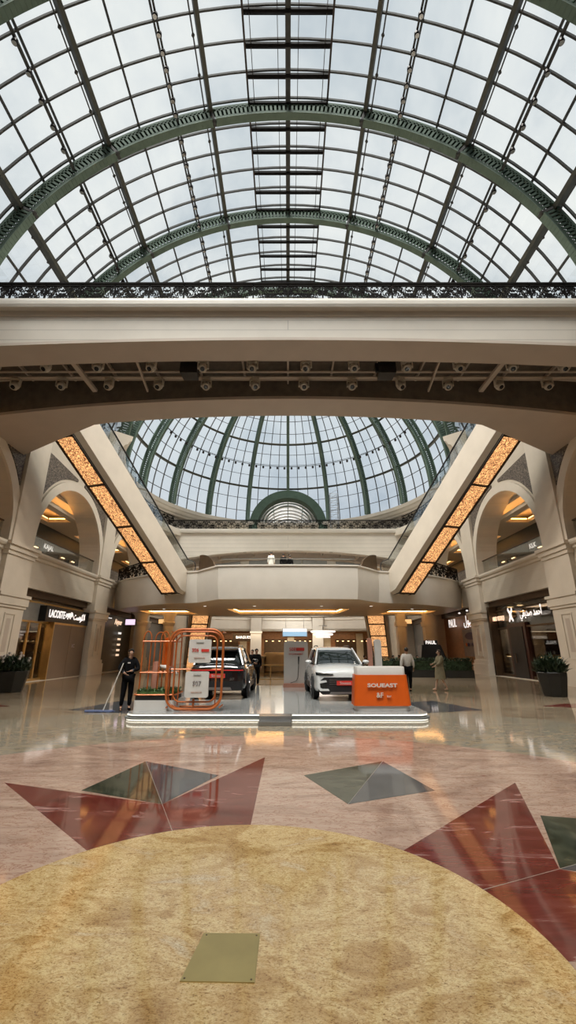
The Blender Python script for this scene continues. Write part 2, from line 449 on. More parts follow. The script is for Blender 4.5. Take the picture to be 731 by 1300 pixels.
pl = MB()
pc4 = [(-.58, 2.935), (-.178, 2.925), (-.175, 3.335), (-.527, 3.34)]
pl.prism(pc4, [], lambda a, b, d: (a, b, d), .0076, .0125)
plate = tag(pl.build('floor_access_plate', M['brass']), 'square brass access plate with corner screws set in the golden granite disc', 'floor plate')
for x, y in pc4:
    x += .02 if x < -.4 else -.02; y += .02 if y < 3.1 else -.02
    MB().lathe([(.006, .0125), (.006, .0135), (.001, .014)], 10, (x, y, 0)).build('screw', M['bronze'], plate)

# ------------------------------------------------------------------ side walls with arches and shop fronts
PC = [11.25 + 10.5 * k for k in range(-2, 6)]       # pier centres along the hall
PW = 1.1
bays = [(PC[i] + PW, PC[i + 1] - PW) for i in range(len(PC) - 1)]
def arch_loop(a, b, z0=6.9, zs=7.6, n=24):
    c = (a + b) / 2; r = (b - a) / 2
    return [(a, z0), (b, z0)] + arcpts(c, zs, r, 0, PI, n)
for s, side in ((-1, 'left'), (1, 'right')):
    fx = lambda y, z, d, s=s: (s * d, y, z)
    outer = [(-12, 0), (66, 0), (66, 13.45), (27.5, 13.45), (27.5, 15), (-12, 15)]
    holes = [arch_loop(a, b) for a, b in bays if b < 60]
    shops = [[(a, .02), (b, .02), (b, 4.95), (a, 4.95)] for a, b in bays if b < 60]
    w = struct(MB().prism(outer, holes + shops, fx, 14.2, 15.6).build('wall_' + side, M['wall']))
    # outer skin of the shops and galleries
    struct(MB().box(*sorted((s * 21.6, s * 22.2)), -12, 66, 0, 16.9).build('wall_outer_' + side, M['cream']))
    # piers
    for k, pc in enumerate(PC):
        b = MB()
        X0, X1 = 13.95, 14.25
        def bx(w2, x, z0, z1): b.box(*sorted((s * x, s * 14.21)), pc - w2, pc + w2, z0, z1)
        bx(PW - .01, 13.95, 1.0, 6.3); bx(PW + .14, 13.8, 0, .75); bx(PW + .08, 13.87, .75, 1.0)
        bx(PW + .12, 13.82, 3.85, 4.25); bx(PW + .18, 13.76, 4.25, 4.4); bx(PW + .06, 13.88, 3.72, 3.85)
        bx(PW + .06, 13.88, 6.3, 6.5); bx(PW + .14, 13.8, 6.5, 6.75); bx(PW + .22, 13.7, 6.75, 6.92)
        bx(PW * .82, 13.98, 6.92, 13.3)
        # raised fillets leave the narrow recessed panel of the lower shaft
        for z0, z1 in ((1.25, 1.32), (3.4, 3.47)): b.box(*sorted((s * 13.91, s * 13.97)), pc - .42, pc + .42, z0, z1)
        for yy in (-.42, .36): b.box(*sorted((s * 13.912, s * 13.97)), pc + yy, pc + yy + .06, 1.321, 3.399)
        b.build('pier', M['cream'], w)
        MB().box(*sorted((s * 13.945, s * 13.96)), pc - .17, pc + .17, 1.6, 3.2).build('pier_recess', M['taupe'], w)
    # ledge moulding, arch rings, spandrel screens
    led = MB()
    led.sweep([(s * 14.2, y) for y in ((66, -12) if s < 0 else (-12, 66))], [(0, 6.45), (.1, 6.5), (.12, 6.62), (.22, 6.68), (.28, 6.78), (.28, 6.9), (0, 6.9)] if s < 0 else [(0, 6.45), (0, 6.9), (.28, 6.9), (.28, 6.78), (.22, 6.68), (.12, 6.62), (.1, 6.5)])
    # offset must point to the hall
    for v in led.v:
        v.x = s * (14.2 - abs(abs(v.x) - 14.2))
    led.build('ledge_moulding', M['cream'], w)
    for a, b_ in bays:
        if b_ > 60: continue
        c = (a + b_) / 2; r = (b_ - a) / 2
        ring = [(b_ + .55, 6.92), (b_ + .55, 7.6)] + arcpts(c, 7.6, r + .55, 0, PI, 28)[1:-1] + [(a - .55, 7.6), (a - .55, 6.92), (a, 6.92), (a, 7.6)] + arcpts(c, 7.6, r, PI, 0, 28)[1:-1] + [(b_, 7.6), (b_, 6.92)]
        MB().prism(ring, [], fx, 14.06, 14.21).build('arch_ring', M['cream'], w)
        for q in (1, -1):
            ed = c - q * (r + .12)
            pts = [(ed, 13.0 if b_ < 27 else 12.9)]
            th0 = math.acos((r + .12) / (r + .72)); 
            for i in range(15):
                t = th0 + (R(84) - th0) * i / 14
                pts.append((c - q * (r + .72) * math.cos(t), 7.6 + (r + .72) * math.sin(t)))
            pts.append((pts[-1][0], 12.62))
            MB().prism(pts, [], fx, 14.12, 14.2).build('spandrel_screen', M['lattice'], w)
    # upper gallery: floor, ceiling with lit coves, back wall
    struct(MB().box(*sorted((s * 15.6, s * 21.6)), -12, 66, 5.3, 6.86).build('floor_gallery_' + side, M['cream']))
    gc = MB()
    trays = []
    for a, b_ in bays:
        trays.append((a + .9, b_ - .9))
    loops = [[(16.2, a), (17.9, a), (17.9, b), (16.2, b)] for a, b in trays]
    gc.prism([(15.6, -12), (21.6, -12), (21.6, 66), (15.6, 66)], loops, lambda x, y, d: (s * x, y, d), 10.75, 11.0)
    gc.prism([(15.6, -12), (21.6, -12), (21.6, 66), (15.6, 66)], [], lambda x, y, d: (s * x, y, d), 11.5, 11.7)
    gco = struct(gc.build('ceiling_gallery_' + side, M['soffit']))
    for a, b in trays:
        g = MB()
        for x in (16.05, 17.98): g.box(*sorted((s * x, s * (x + .07))), a, b, 11.03, 11.08)
        for y in (a - .13, b + .06): g.box(*sorted((s * 16.2, s * 17.9)), y, y + .07, 11.03, 11.08)
        g.build('cove_light', M['warmled'], gco)
    for bi, (a, b) in enumerate(bays):
        if b > 60 or bi < 2: continue
        sf = thing('gallery_shopfront', 'dark upper-gallery shopfront behind the %s arch of the %s-hand wall' % ({2: 'nearest', 3: 'big middle', 4: 'next', 5: 'farthest'}[bi], side), 'shopfront', (s * 18.6, (a + b) / 2, 6.9))
        MB().box(*sorted((s * 18.5, s * 18.7)), a - 1.1, b + 1.1, 6.9, 10.75).build('cladding', M['dkgreen'], sf)
        g = MB()
        for i in range(5):
            y = a + (b - a) * (i + .1) / 5
            g.box(*sorted((s * 18.42, s * 18.49)), y, y + 1.25, 7.1, 9.0)
        g.build('display_window', M['warmdim'] if False else M['bronze'], sf)
        g = MB()
        for i in range(5):
            y = a + (b - a) * (i + .25) / 5
            g.box(*sorted((s * 18.3, s * 18.4)), y, y + .4, 8.8, 8.85)
        g.build('display_lamp', M['warmdim'], sf)
        if bi == 3: text('lettering', 'KAJAL' if s < 0 else 'KLK', .5, M['coolsign'], sf, (s * 18.36, 31.75 if s < 0 else 31.0, 9.15), '+x' if s < 0 else '-x', bold=.01)
        # glass balustrade in the arch
        bl = thing('arch_balustrade', 'glass balustrade with dark handrail in the %s arch of the %s-hand wall' % ({2: 'nearest', 3: 'big middle', 4: 'next', 5: 'farthest'}[bi], side), 'balustrade', (s * 14.5, (a + b) / 2, 6.9))
        if bi in (4, 5):
            MB().box(*sorted((s * 14.46, s * 14.54)), a, b, 6.95, 7.9).build('lattice_panel', M['lattice'], bl)
        else:
            for i in range(4):
                y0 = a + (b - a) * i / 4; y1 = a + (b - a) * (i + 1) / 4
                MB().box(*sorted((s * 14.49, s * 14.51)), y0 + .02, y1 - .02, 6.95, 7.95).build('glass_panel', M['clear'], bl)
        MB().box(*sorted((s * 14.45, s * 14.55)), a, b, 7.95, 8.01).build('handrail', M['bronze'], bl)
        MB().box(*sorted((s * 14.45, s * 14.55)), a, b, 6.9, 6.96).build('base_rail', M['bronze'], bl)
    # shop partitions and ceilings on the ground floor
    gp = MB()
    for pc in PC: gp.box(*sorted((s * 15.55, s * 21.6)), pc - .3, pc + .3, 0, 5.3)
    gp.box(*sorted((s * 15.6, s * 21.6)), -12, 66, 4.95, 5.3)
    gp.build('shop_partition', M['soffit'], w)

struct(MB().box(-22.2, 22.2, -12.6, -12, 0, 31).build('wall_rear', M['wall']))
bk = struct(MB().box(-22.2, 22.2, 66, 66.6, 0, 17).build('wall_back', M['cream']))

# straight cornice under the vault
for s in (-1, 1):
    c = MB()
    P_ = [(-12, ), (27.5, )]
    pr = [(0, 13.8), (.12, 13.9), (.15, 14.2), (.35, 14.4), (.4, 14.6), (.55, 14.75), (.6, 15.0), (0, 15.0)]
    vs = [(s * (14.2 - o), y, z) for y in (-12, 27.5) for o, z in pr]; K = len(pr)
    c.add(vs, [(k, (k + 1) % K, K + (k + 1) % K, K + k) for k in range(K)] + [tuple(range(K))[::-1], tuple(K + k for k in range(K))])
    struct(c.build('trim_cornice_' + ('left' if s < 0 else 'right'), M['cream']))

# ------------------------------------------------------------------ barrel vault
VZ = 15.0; VR = 15.2; VY0, VY1 = -11.6, 32.2
def vp(r, a, y): return Vector((r * math.sin(R(a)), y, VZ + r * math.cos(R(a))))   # a measured from the crown
vault = thing('glass_barrel_vault', 'great glazed barrel vault above the big footbridge', 'glass roof', (0, 8, 15))
g = MB()
NA = 48
for i in range(NA):
    a0 = -90 + 180 * i / NA; a1 = -90 + 180 * (i + 1) / NA
    g.add([vp(VR, a0, VY0), vp(VR, a1, VY0), vp(VR, a1, VY1), vp(VR, a0, VY1)], [(0, 1, 2, 3)])
g.build('glazing', M['glass'], vault, recalc=False)
def bend(mb, r0, r1, y0, y1, a0=-90, a1=90, n=48, m=0):
    # curved box following the vault
    vs = []; fs = []
    for i in range(n + 1):
        a = a0 + (a1 - a0) * i / n
        vs += [vp(r0, a, y0), vp(r1, a, y0), vp(r1, a, y1), vp(r0, a, y1)]
    for i in range(n):
        b = i * 4
        for k in range(4): fs.append((b + k, b + (k + 1) % 4, b + 4 + (k + 1) % 4, b + 4 + k))
    fs += [(3, 2, 1, 0), (n * 4, n * 4 + 1, n * 4 + 2, n * 4 + 3)]
    mb.add(vs, fs, m)
STEP = 1.16
ys = [VY0 + .0 + STEP * i for i in range(int((VY1 - VY0) / STEP) + 1)]
ys = [14.8 + STEP * i for i in range(-22, 16)]
for y in ys:
    b = MB(); bend(b, 15.02, 15.16, y - .035, y + .035); b.build('glazing_bar', M['steel'], vault)
MAIN = [-83.8, -61.3, -38.8, -16.3, 16.3, 38.8, 61.3, 83.8]
for a in MAIN:
    rad = vp(1, a, 0) - vp(0, a, 0)
    b = MB(); b.bar(vp(14.86, a, VY0), vp(14.86, a, VY1), .2, .5, rad); b.build('purlin', M['purlin'], vault)
    da = 1.25 if a > 0 else -1.25
    b = MB(); b.tube([vp(14.72, a + da, VY0), vp(14.72, a + da, VY1)], .035, 6)
    for y in [9 + 1.45 * i for i in range(-10, 16)]:
        b.ball(vp(14.72, a + da, y), .09, .09, .09, 6)
    b.build('tension_rod', M['steel'], vault)
thin = []
for i in range(len(MAIN) - 1):
    for q in (1, 2):
        a = MAIN[i] + (MAIN[i + 1] - MAIN[i]) * q / 3
        if abs(a) > 10: thin.append(a)
for a in thin:
    rad = vp(1, a, 0) - vp(0, a, 0)
    b = MB(); b.bar(vp(15.08, a, VY0), vp(15.08, a, VY1), .075, .14, rad); b.build('mullion', M['steel'], vault)
# maintenance ladder frames along the crown
for sx in (-1, 1):
    for xx, ww in ((.5, .03), (1.8, .03), (2.1, .09)):
        a = sx * math.degrees(math.asin(xx / 14.75)); b = MB()
        b.bar(vp(14.75, a, VY0), vp(14.75, a, VY1), ww, .14, (0, 0, 1)); b.build('crown_rail', M['frame'], vault)
b = MB()
b.bar(vp(14.7, 0, VY0), vp(14.7, 0, VY1), .26, .2, (0, 0, 1)); b.build('crown_rail', M['steel'], vault)
for y in ys:
    b = MB(); b.bar((-2.1, y, VZ + 14.62), (2.1, y, VZ + 14.62), .13, .16); b.bar((-2.1, y + .16, VZ + 14.7), (2.1, y + .16, VZ + 14.7), .05, .06)
    b.build('crown_rung', M['iron'], vault)

# perforated arch ribs
def rib_segment(a0, a1, y0, wid, name, parent, f, ri, ro, n=26, slots=28, mt=None):
    # f(r, a, w) -> point; web on both faces, soffit plate inside and top flange outside
    b = MB()
    def bent(r0, r1, w0, w1, n=n, aa=a0, ab=a1, m=0):
        vs = []; fs = []
        for i in range(n + 1):
            a = aa + (ab - aa) * i / n
            vs += [f(r0, a, w0), f(r1, a, w0), f(r1, a, w1), f(r0, a, w1)]
        for i in range(n):
            q = i * 4
            for k in range(4): fs.append((q + k, q + (k + 1) % 4, q + 4 + (k + 1) % 4, q + 4 + k))
        fs += [(3, 2, 1, 0), (n * 4, n * 4 + 1, n * 4 + 2, n * 4 + 3)]
        b.add(vs, fs, m)
    h = ro - ri
    bent(ri, ri + .05, 0, wid, m=1)                     # soffit plate
    bent(ro - .05, ro, 0, wid)                          # top flange
    for w in (0, wid - .04):
        bent(ri + .04, ri + h * .16, w, w + .04)
        bent(ro - h * .14, ro - .04, w, w + .04)
        da = (a1 - a0) / slots
        for i in range(slots):
            a = a0 + da * (i + .5)
            bent(ri + h * .14, ri + h * .62, w, w + .04, 1, a - da * .27, a + da * .27)
            # interlaced little arches above the bars
            for (rr0, aa0, rr1, aa1) in ((ri + h * .6, a, ri + h * .84, a + da * 1.0), (ri + h * .6, a, ri + h * .84, a - da * 1.0)):
                if aa1 < a0 or aa1 > a1: continue
                p0 = f(rr0, aa0, w + .02); p1 = f(rr1, aa1, w + .02)
                b.bar(p0, p1, .035, .05, f(ri, a, 1) - f(ri, a, 0))
    # soffit ribs
    for i in range(slots):
        a = a0 + (a1 - a0) * (i + .5) / slots
        bent(ri - .02, ri + .01, .02, wid - .02, 1, a - .1, a + .1, 1)
    return b.build(name, [M['green'], M['greenlt']] if mt is None else mt, parent)
ARCHY = [-8.4, -2.6, 3.2, 9.0, 14.8, 20.6, 26.4]
lab = {9.0: 'green perforated steel arch rib cutting the top corners of the view, nearest of all',
       14.8: 'green perforated steel arch rib, the first seen whole above the footbridge',
       20.6: 'green perforated steel arch rib, the second above the railing, feet meeting it',
       26.4: 'green perforated steel arch rib seen only through the footbridge railing',
       3.2: 'green perforated steel arch rib overhead of the viewer', -2.6: 'green perforated steel arch rib behind the viewer', -8.4: 'green perforated steel arch rib at the entrance end'}
first = None
for y in (14.8, 20.6, 26.4, 9.0, 3.2, -2.6, -8.4):
    if first is None:
        t = thing('vault_arch_rib', lab[y], 'arch rib', (0, y, VZ), 'green arch ribs of the barrel vault')
        f = lambda r, a, w, y=y: vp(r, a, y + w)
        edges = [-90] + MAIN + [90]
        for i in range(len(edges) - 1):
            a0, a1 = edges[i] + .35, edges[i + 1] - .35
            sl = max(3, int((a1 - a0) / .9))
            rib_segment(a0, a1, y, .38, 'rib_segment', t, f, 13.9, 14.82, max(4, int((a1 - a0) / 1.4)), sl)
        for a in MAIN:
            rad = vp(1, a, 0) - vp(0, a, 0)
            b = MB(); b.bar(vp(13.85, a, y + .19), vp(14.8, a, y + .19), .14, .3, (0, 1, 0)); b.ball(vp(13.9, a, y + .1), .12, .12, .12, 8)
            b.build('rib_joint', M['steel'], t)
        first = t
    else:
        t = copy_tree(first); t.location = (0, y, VZ); t['label'] = lab[y]

# strings of lamps on cables
def lampset(a, y0, y1, step, lbl, grp, big=0):
    cbl = MB(); cbl.tube([vp(14.35, a, VY0), vp(14.35, a, VY1)], .05 + .03 * big, 6)
    tag(cbl.build('lamp_cable', M['steel']), lbl[0], 'cable')
    first = None; y = y0
    while y < y1:
        if min(abs(y - q - .2) for q in ARCHY) > .3:
            if first is None:
                first = thing('roof_lamp', lbl[1], 'lamp', (0, 0, 0), grp)
                b = MB(); b.lathe([(.055, -.02), (.12, -.08), (.13, -.22), (.1, -.27)], 10); b.build('housing', M['frame'], first)
                b = MB(); b.lathe([(.095, -.272), (.09, -.28)], 10); b.build('lamp_lens', M['chrome'], first)
                o = first
            else: o = copy_tree(first)
            o.location = vp(14.33, a, y)
        y += step
sd = {-1: 'left', 1: 'right'}
for s in (-1, 1):
    lampset(23.8 * s, 8.4, 26, .6, ('thin cable with closely spaced lamps just %s of the vault crown' % sd[s], 'small round dark lamp on the closely spaced string just %s of the crown' % sd[s]), 'lamps on the upper %s cable' % sd[s])
    lampset(48.3 * s, 7.2, 26, .95, ('thick cable with widely spaced lamps on the %s haunch of the vault' % sd[s], 'round dark lamp on the thick cable of the vault\'s %s haunch' % sd[s]), 'lamps on the lower %s cable' % sd[s], 1)

# ------------------------------------------------------------------ dome
DC = (0, 36.0); DZ = 16.6; DR = 15.0
def dp(r, az, ph): return Vector((r * math.sin(R(az)) * math.cos(R(ph)), DC[1] + r * math.cos(R(az)) * math.cos(R(ph)), DZ + r * math.sin(R(ph))))
dome = thing('glass_dome', 'round glazed dome with green ribs seen beyond under the footbridge', 'glass roof', (0, 36, 16.6))
PORT = (51.2, 15.9, 3.9)
def keep(p): return p.y > 26.6 and not (p.y > 44 and math.hypot(p.x, p.z - PORT[1]) < PORT[2] + .3)
g = MB()
for az in range(0, 360, 5):
    for j in range(24):
        p0, p1 = j * 3.6, (j + 1) * 3.6
        q = [dp(DR + .2, az, p0), dp(DR + .2, az + 5, p0), dp(DR + .2, az + 5, p1), dp(DR + .2, az, p1)]
        if keep((q[0] + q[2]) / 2): g.add(q, [(0, 1, 2, 3)])
g.build('glazing', M['glass'], dome, recalc=False)
for az in range(0, 360, 5):
    if az % 20 == 0: continue
    pts = [dp(DR + .12, az, ph) for ph in range(0, 74, 3)]
    run = []
    b = MB(); any_ = False
    for i in range(len(pts) - 1):
        if keep(pts[i]) and keep(pts[i + 1]):
            b.bar(pts[i], pts[i + 1], .07, .1, (pts[i] - Vector((0, 36, DZ)))); any_ = True
    if any_: b.build('mullion', M['steel'], dome)
for ph, w in ((0.6, .1), (6, .05), (12, .05), (17.6, .22), (23.3, .05), (29, .05), (34, .05), (39, .22), (44, .05), (50, .05), (56, .22), (66, .05), (74, .3)):
    b = MB()
    for az in range(0, 360, 5):
        p, q = dp(DR + .08, az, ph), dp(DR + .08, az + 5, ph)
        if keep(p) and keep(q): b.bar(p, q, w, w * (1.3 if w > .1 else 1.6), (p - Vector((0, 36, DZ))))
    b.build('ring_beam' if w > .1 else 'glazing_bar', M['purlin'] if w > .1 else M['steel'], dome)
for k in range(18):
    az = 20 * k
    if not 44 > 0: pass
    lim = [ph for ph in range(0, 76, 2) if keep(dp(DR - .9, az, ph))]
    if len(lim) < 4: continue
    def f(r, ph, w, az=az):
        p = dp(r, az, ph); t = Vector((math.cos(R(az)), -math.sin(R(az)), 0)); return p + t * (w - .17)
    rib_segment(lim[0] + .3, min(lim[-1], 74), 0, .34, 'dome_rib', dome, f, DR - .95, DR - .05, 26, max(6, int((lim[-1] - lim[0]) / .85)))
b = MB(); b.lathe([(3.9, 0), (4.3, 0), (4.3, .8), (3.9, .8)], 40, (0, 36, DZ + 14.2)); b.build('crown_ring', M['green'], dome, smooth=True)
# lamps round the dome on a thin rail
b = MB()
for az in range(-80, 80, 5):
    b.bar(dp(DR - .5, az, 28.6), dp(DR - .5, az + 5, 28.6), .05, .05)
tag(b.build('lamp_rail', M['steel']), 'thin curved rail carrying small lamps round the inside of the dome', 'rail')
lp = None
for az in range(-78, 80, 4):
    if abs((az + 10) % 20 - 10) < 1.5: continue
    if lp is None:
        lp = tag(MB().lathe([(.04, .18), (.12, .1), (.13, -.08), (.09, -.13)], 8).build('dome_lamp', M['frame']), 'tiny round lamp hanging from the rail inside the dome', 'lamp', 'lamps on the dome rail'); o = lp
    else: o = lp.copy(); col.objects.link(o)
    o.location = dp(DR - .5, az, 28.6) - Vector((0, 0, .34))

# ring wall, cornice and circular gallery below the dome
def circ(r, a0=-128, a1=128, n=72): return [(r * math.sin(R(a0 + (a1 - a0) * i / n)), DC[1] + r * math.cos(R(a0 + (a1 - a0) * i / n))) for i in range(n + 1)]
ringp = circ(14.9, -126, 126)
rw = MB().sweep(ringp, [(0, 13.6), (.6, 13.6), (.6, 16.6), (0, 16.6)][::-1])
for v in rw.v: pass
# profile offsets are radial: rebuild explicitly so that they point inward
def radial(prof, a0=-126, a1=126, n=84):
    b = MB(); K = len(prof); vs = []; fs = []
    for i in range(n + 1):
        a = R(a0 + (a1 - a0) * i / n)
        for r, z in prof: vs.append((r * math.sin(a), DC[1] + r * math.cos(a), z))
    for i in range(n):
        for k in range(K): fs.append((i * K + k, i * K + (k + 1) % K, (i + 1) * K + (k + 1) % K, (i + 1) * K + k))
    fs += [tuple(range(K))[::-1], tuple(n * K + k for k in range(K))]
    return b.add(vs, fs)
struct(radial([(14.9, 13.7), (15.6, 13.7), (15.6, 16.6), (14.9, 16.6)]).build('wall_ring', M['cream'], smooth=True))
struct(radial([(14.9, 15.5), (14.55, 15.6), (14.5, 15.75), (14.3, 15.85), (14.2, 16.1), (14.05, 16.2), (14.0, 16.55), (14.9, 16.6)]).build('trim_ring_cornice', M['cream'], smooth=25))
struct(radial([(14.9, 14.75), (14.8, 14.75), (14.8, 15.45), (14.9, 15.45)]).build('trim_ring_frieze', M['frieze'], smooth=True))
struct(radial([(13.0, 13.0), (15.2, 13.0), (15.2, 13.7), (13.0, 13.7), (12.95, 13.5)], -112, 112).build('floor_ring_gallery', M['cream'], smooth=True))
# roof deck round the dome and portal
circ_hole = [(14.95 * math.sin(R(a)), DC[1] + 14.95 * math.cos(R(a))) for a in range(0, 360, 5)]
rd = MB()
rd.prism([(-22.2, 20), (22.2, 20), (22.2, 66.6), (-22.2, 66.6)][::1], [], lambda x, y, d: (x, y, d), 0, 0) if False else None
def roof_half(s):
    arc = [(s * 15.0 * math.sin(R(a)), DC[1] + 15.0 * math.cos(R(a))) for a in range(124, -1, -4)]
    pts = [(s * 22.2, arc[0][1])] + arc + [(0, 51), (0, 66.6), (s * 22.2, 66.6)]
    return pts
for s in (-1, 1):
    arc = [(s * 15.0 * math.sin(R(a)), DC[1] + 15.0 * math.cos(R(a))) for a in range(124, 15, -4)]
    pts = [(s * 22.2, arc[0][1])] + arc + [(s * 3.9, 50.6), (s * 3.9, 62), (0, 62), (0, 66.6), (s * 22.2, 66.6)]
    struct(MB().prism(pts, [], lambda x, y, d: (x, y, d), 16.62, 16.9).build('ceiling_roof_' + sd[s], M['cream']))
    struct(MB().box(*sorted((s * 15.2, s * 22.2)), -12.6, 28, 14.7, 15.0).build('ceiling_side_' + sd[s], M['cream']))

# small green portal arch with its own little vault behind the dome
pt = thing('portal_arch', 'dark green half-round portal arch at the far foot of the dome', 'arch', (0, 50.2, 15.9))
def hp(r, a, y): return Vector((r * math.sin(R(a)), y, PORT[1] + r * math.cos(R(a))))
b = MB(); vs = []; fs = []
prof = [(3.75, 49.4), (4.75, 49.4), (4.75, 50.6), (3.75, 51.0)]
for i in range(33):
    a = -95 + 190 * i / 32
    for r, y in prof: vs.append(hp(r, a, y))
for i in range(32):
    for k in range(4): fs.append((i * 4 + k, i * 4 + (k + 1) % 4, i * 4 + 4 + (k + 1) % 4, i * 4 + 4 + k))
b.add(vs, fs); b.build('arch_band', M['green'], pt, smooth=True)
for r in (3.0, 3.35):
    b = MB(); b.tube([hp(r, a, 50.4) for a in range(-90, 91, 6)], .07, 6); b.build('inner_arch', M['greenlt'], pt)
pv = thing('portal_vault', 'small pale ribbed vault behind the green portal arch', 'glass roof', (0, 57, 15.9))
g = MB()
for i in range(24):
    a0 = -90 + 7.5 * i
    g.add([hp(3.95, a0, 50.6), hp(3.95, a0 + 7.5, 50.6), hp(3.95, a0 + 7.5, 62.5), hp(3.95, a0, 62.5)], [(0, 1, 2, 3)])
g.build('glazing', M['glass'], pv, recalc=False)
for i in range(9):
    b = MB(); b.tube([hp(3.75, a, 51.4 + 1.4 * i) for a in range(-90, 91, 6)], .13, 6); b.build('hoop', M['pure'], pv)
for a in (-60, -30, 0, 30, 60):
    b = MB(); b.tube([hp(3.8, a, 50.8), hp(3.8, a, 62.5)], .05, 6); b.build('bar', M['greenlt'], pv)
b = MB(); vs = [hp(3.95, a, 62.5) for a in range(-90, 91, 6)]
b.prism([(v.x, v.z) for v in vs], [], lambda x, z, d: (x, d, z), 62.5, 62.6); b.build('end_wall', M['cream'], pv)

# scaffold tower standing on the far gallery
sc = thing('scaffold_tower', 'slim metal scaffold tower standing beside the dome ribs right of the portal', 'scaffold', (5.2, 45.3, 13.7))
for x in (4.75, 5.65):
    for y in (44.9, 45.7):
        MB().tube([(x, y, 13.7), (x, y, 18.6)], .035, 6).build('upright', M['chrome'], sc)
for i in range(9):
    z = 14.1 + .55 * i; b = MB()
    b.tube([(4.75, 44.9, z), (5.65, 44.9, z)], .02, 5); b.tube([(4.75, 45.7, z), (5.65, 45.7, z)], .02, 5)
    b.tube([(4.75, 44.9, z), (5.65, 44.9, z + .55)], .018, 5)
    b.tube([(4.75, 44.9, z), (4.75, 45.7, z)], .02, 5); b.tube([(5.65, 44.9, z), (5.65, 45.7, z)], .02, 5)
    b.build('rung', M['chrome'], sc)

# ------------------------------------------------------------------ footbridge in front
def scroll_panel(w, h, seed, n=44, rib=.020, th=.03):
    rnd = random.Random(seed); b = MB()
    def ribbon(pts, wd):
        vs = []; fs = []
        for i, p in enumerate(pts):
            a = pts[max(0, i - 1)]; c = pts[min(len(pts) - 1, i + 1)]
            dx, dz = c[0] - a[0], c[1] - a[1]; L = math.hypot(dx, dz) or 1; nx, nz = -dz / L * wd / 2, dx / L * wd / 2
            for sx, y in ((1, -th / 2), (-1, -th / 2), (-1, th / 2), (1, th / 2)): vs.append((p[0] + nx * sx, y, p[1] + nz * sx))
        for i in range(len(pts) - 1):
            for k in range(4): fs.append((i * 4 + k, i * 4 + (k + 1) % 4, i * 4 + 4 + (k + 1) % 4, i * 4 + 4 + k))
        b.add(vs, fs)
    for i in range(n):
        cx = rnd.uniform(.08, w / 2 - .02); cz = rnd.uniform(.1, h - .1); r0 = rnd.uniform(.05, .13); a0 = rnd.uniform(0, 2 * PI); sg = rnd.choice((-1, 1))
        pts = []
        for k in range(11):
            t = k / 10; r = r0 * (1 - .75 * t); a = a0 + sg * t * 4.6
            pts.append((cx + r * math.cos(a), cz + r * math.sin(a)))
        pts = [(min(max(x, .02), w / 2), min(max(z, .03), h - .03)) for x, z in pts]
        wd = rib * rnd.uniform(.7, 1.35)
        ribbon(pts, wd); ribbon([(w - x, z) for x, z in pts], wd)
        ex, ez = pts[-1]
        for q in (ex, w - ex): b.lathe([(.024, -th / 2), (.024, th / 2)], 7, (q, 0, ez), axis='y')
    return b
SP = scroll_panel(1.3, 1.02, 3)
def railing(nm, lbl, p0, p1, z, segs, cat='railing', panel=None, h=1.1, parts=None):
    p0 = Vector((*p0, z)); p1 = Vector((*p1, z)); d = p1 - p0; L = d.length; ang = math.atan2(d.y, d.x)
    t = thing(nm, lbl, cat, p0)
    rm = Matrix.Rotation(ang, 4, 'Z')
    b = MB(); b.box(0, L, -.05, .05, h - .06, h); b.box(0, L, -.03, .03, h - .16, h - .12); b.box(0, L, -.03, .03, .03, .07)
    b.v = [rm @ v + p0 for v in b.v]; b.build('handrail', M['iron'], t)
    global _panel_me
    for i in range(segs):
        o = bpy.data.objects.new('scroll_panel', _panel_me); col.objects.link(o); o.parent = t
        o.location = rm @ Vector((L * i / segs, 0, .04)); o.rotation_euler = (0, 0, ang); o.scale = (L / segs / 1.3, 1, 1)
        b = MB(); b.box(L * i / segs - .025, L * i / segs + .025, -.03, .03, 0, h)
        b.v = [rm @ v + p0 for v in b.v]; b.build('post', M['iron'], t)
    return t
_t = SP.build('scroll_panel', M['iron']); _panel_me = _t.data
# keep the panel mesh with its origin in the lower left corner
for v in _panel_me.vertices: v.co += Vector(_t.location)
bpy.data.objects.remove(_t)

BZ = 12.1
br = thing('footbridge', 'broad cream footbridge crossing the whole hall, nearest of the crossings', 'footbridge', (0, 15, 12.1))
def zb(x): return BZ - .0025 * x * x
XS = [-14.2 + 28.4 * i / 40 for i in range(41)]
def xstrip(mb, prof, m=0):
    # prof(x) -> list of (y, z), swept across the hall
    vs = []; fs = []; K = None
    for x in XS:
        p = prof(x); K = len(p); vs += [(x, y, z) for y, z in p]
    for i in range(len(XS) - 1):
        for k in range(K): fs.append((i * K + k, i * K + (k + 1) % K, (i + 1) * K + (k + 1) % K, (i + 1) * K + k))
    fs += [tuple(range(K))[::-1], tuple((len(XS) - 1) * K + k for k in range(K))]
    mb.add(vs, fs, m)
b = MB(); xstrip(b, lambda x: [(12.3, zb(x)), (12.9, zb(x)), (12.9, 13.5), (12.3, 13.5)])
b.build('front_fascia', M['wallx'], br)
b = MB(); xstrip(b, lambda x: [(12.08, 13.34), (12.4, 13.34), (12.4, 13.72), (12.08, 13.72), (12.05, 13.6), (12.05, 13.45)]); b.build('cornice_lip', M['white'], br)
b = MB(); xstrip(b, lambda x: [(12.27, 13.12), (12.31, 13.12), (12.31, 13.16), (12.27, 13.16)]); b.build('fascia_bead', M['cream'], br)
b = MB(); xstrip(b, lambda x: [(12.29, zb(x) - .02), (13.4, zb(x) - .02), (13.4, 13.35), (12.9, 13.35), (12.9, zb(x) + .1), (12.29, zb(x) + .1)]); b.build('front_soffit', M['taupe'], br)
def yr(x):
    a = abs(x)
    return 17.4 + (.4 * (a / 9.1) ** 2 if a < 9.1 else .4 + 2.8 * ((a - 9.1) / 5.1))
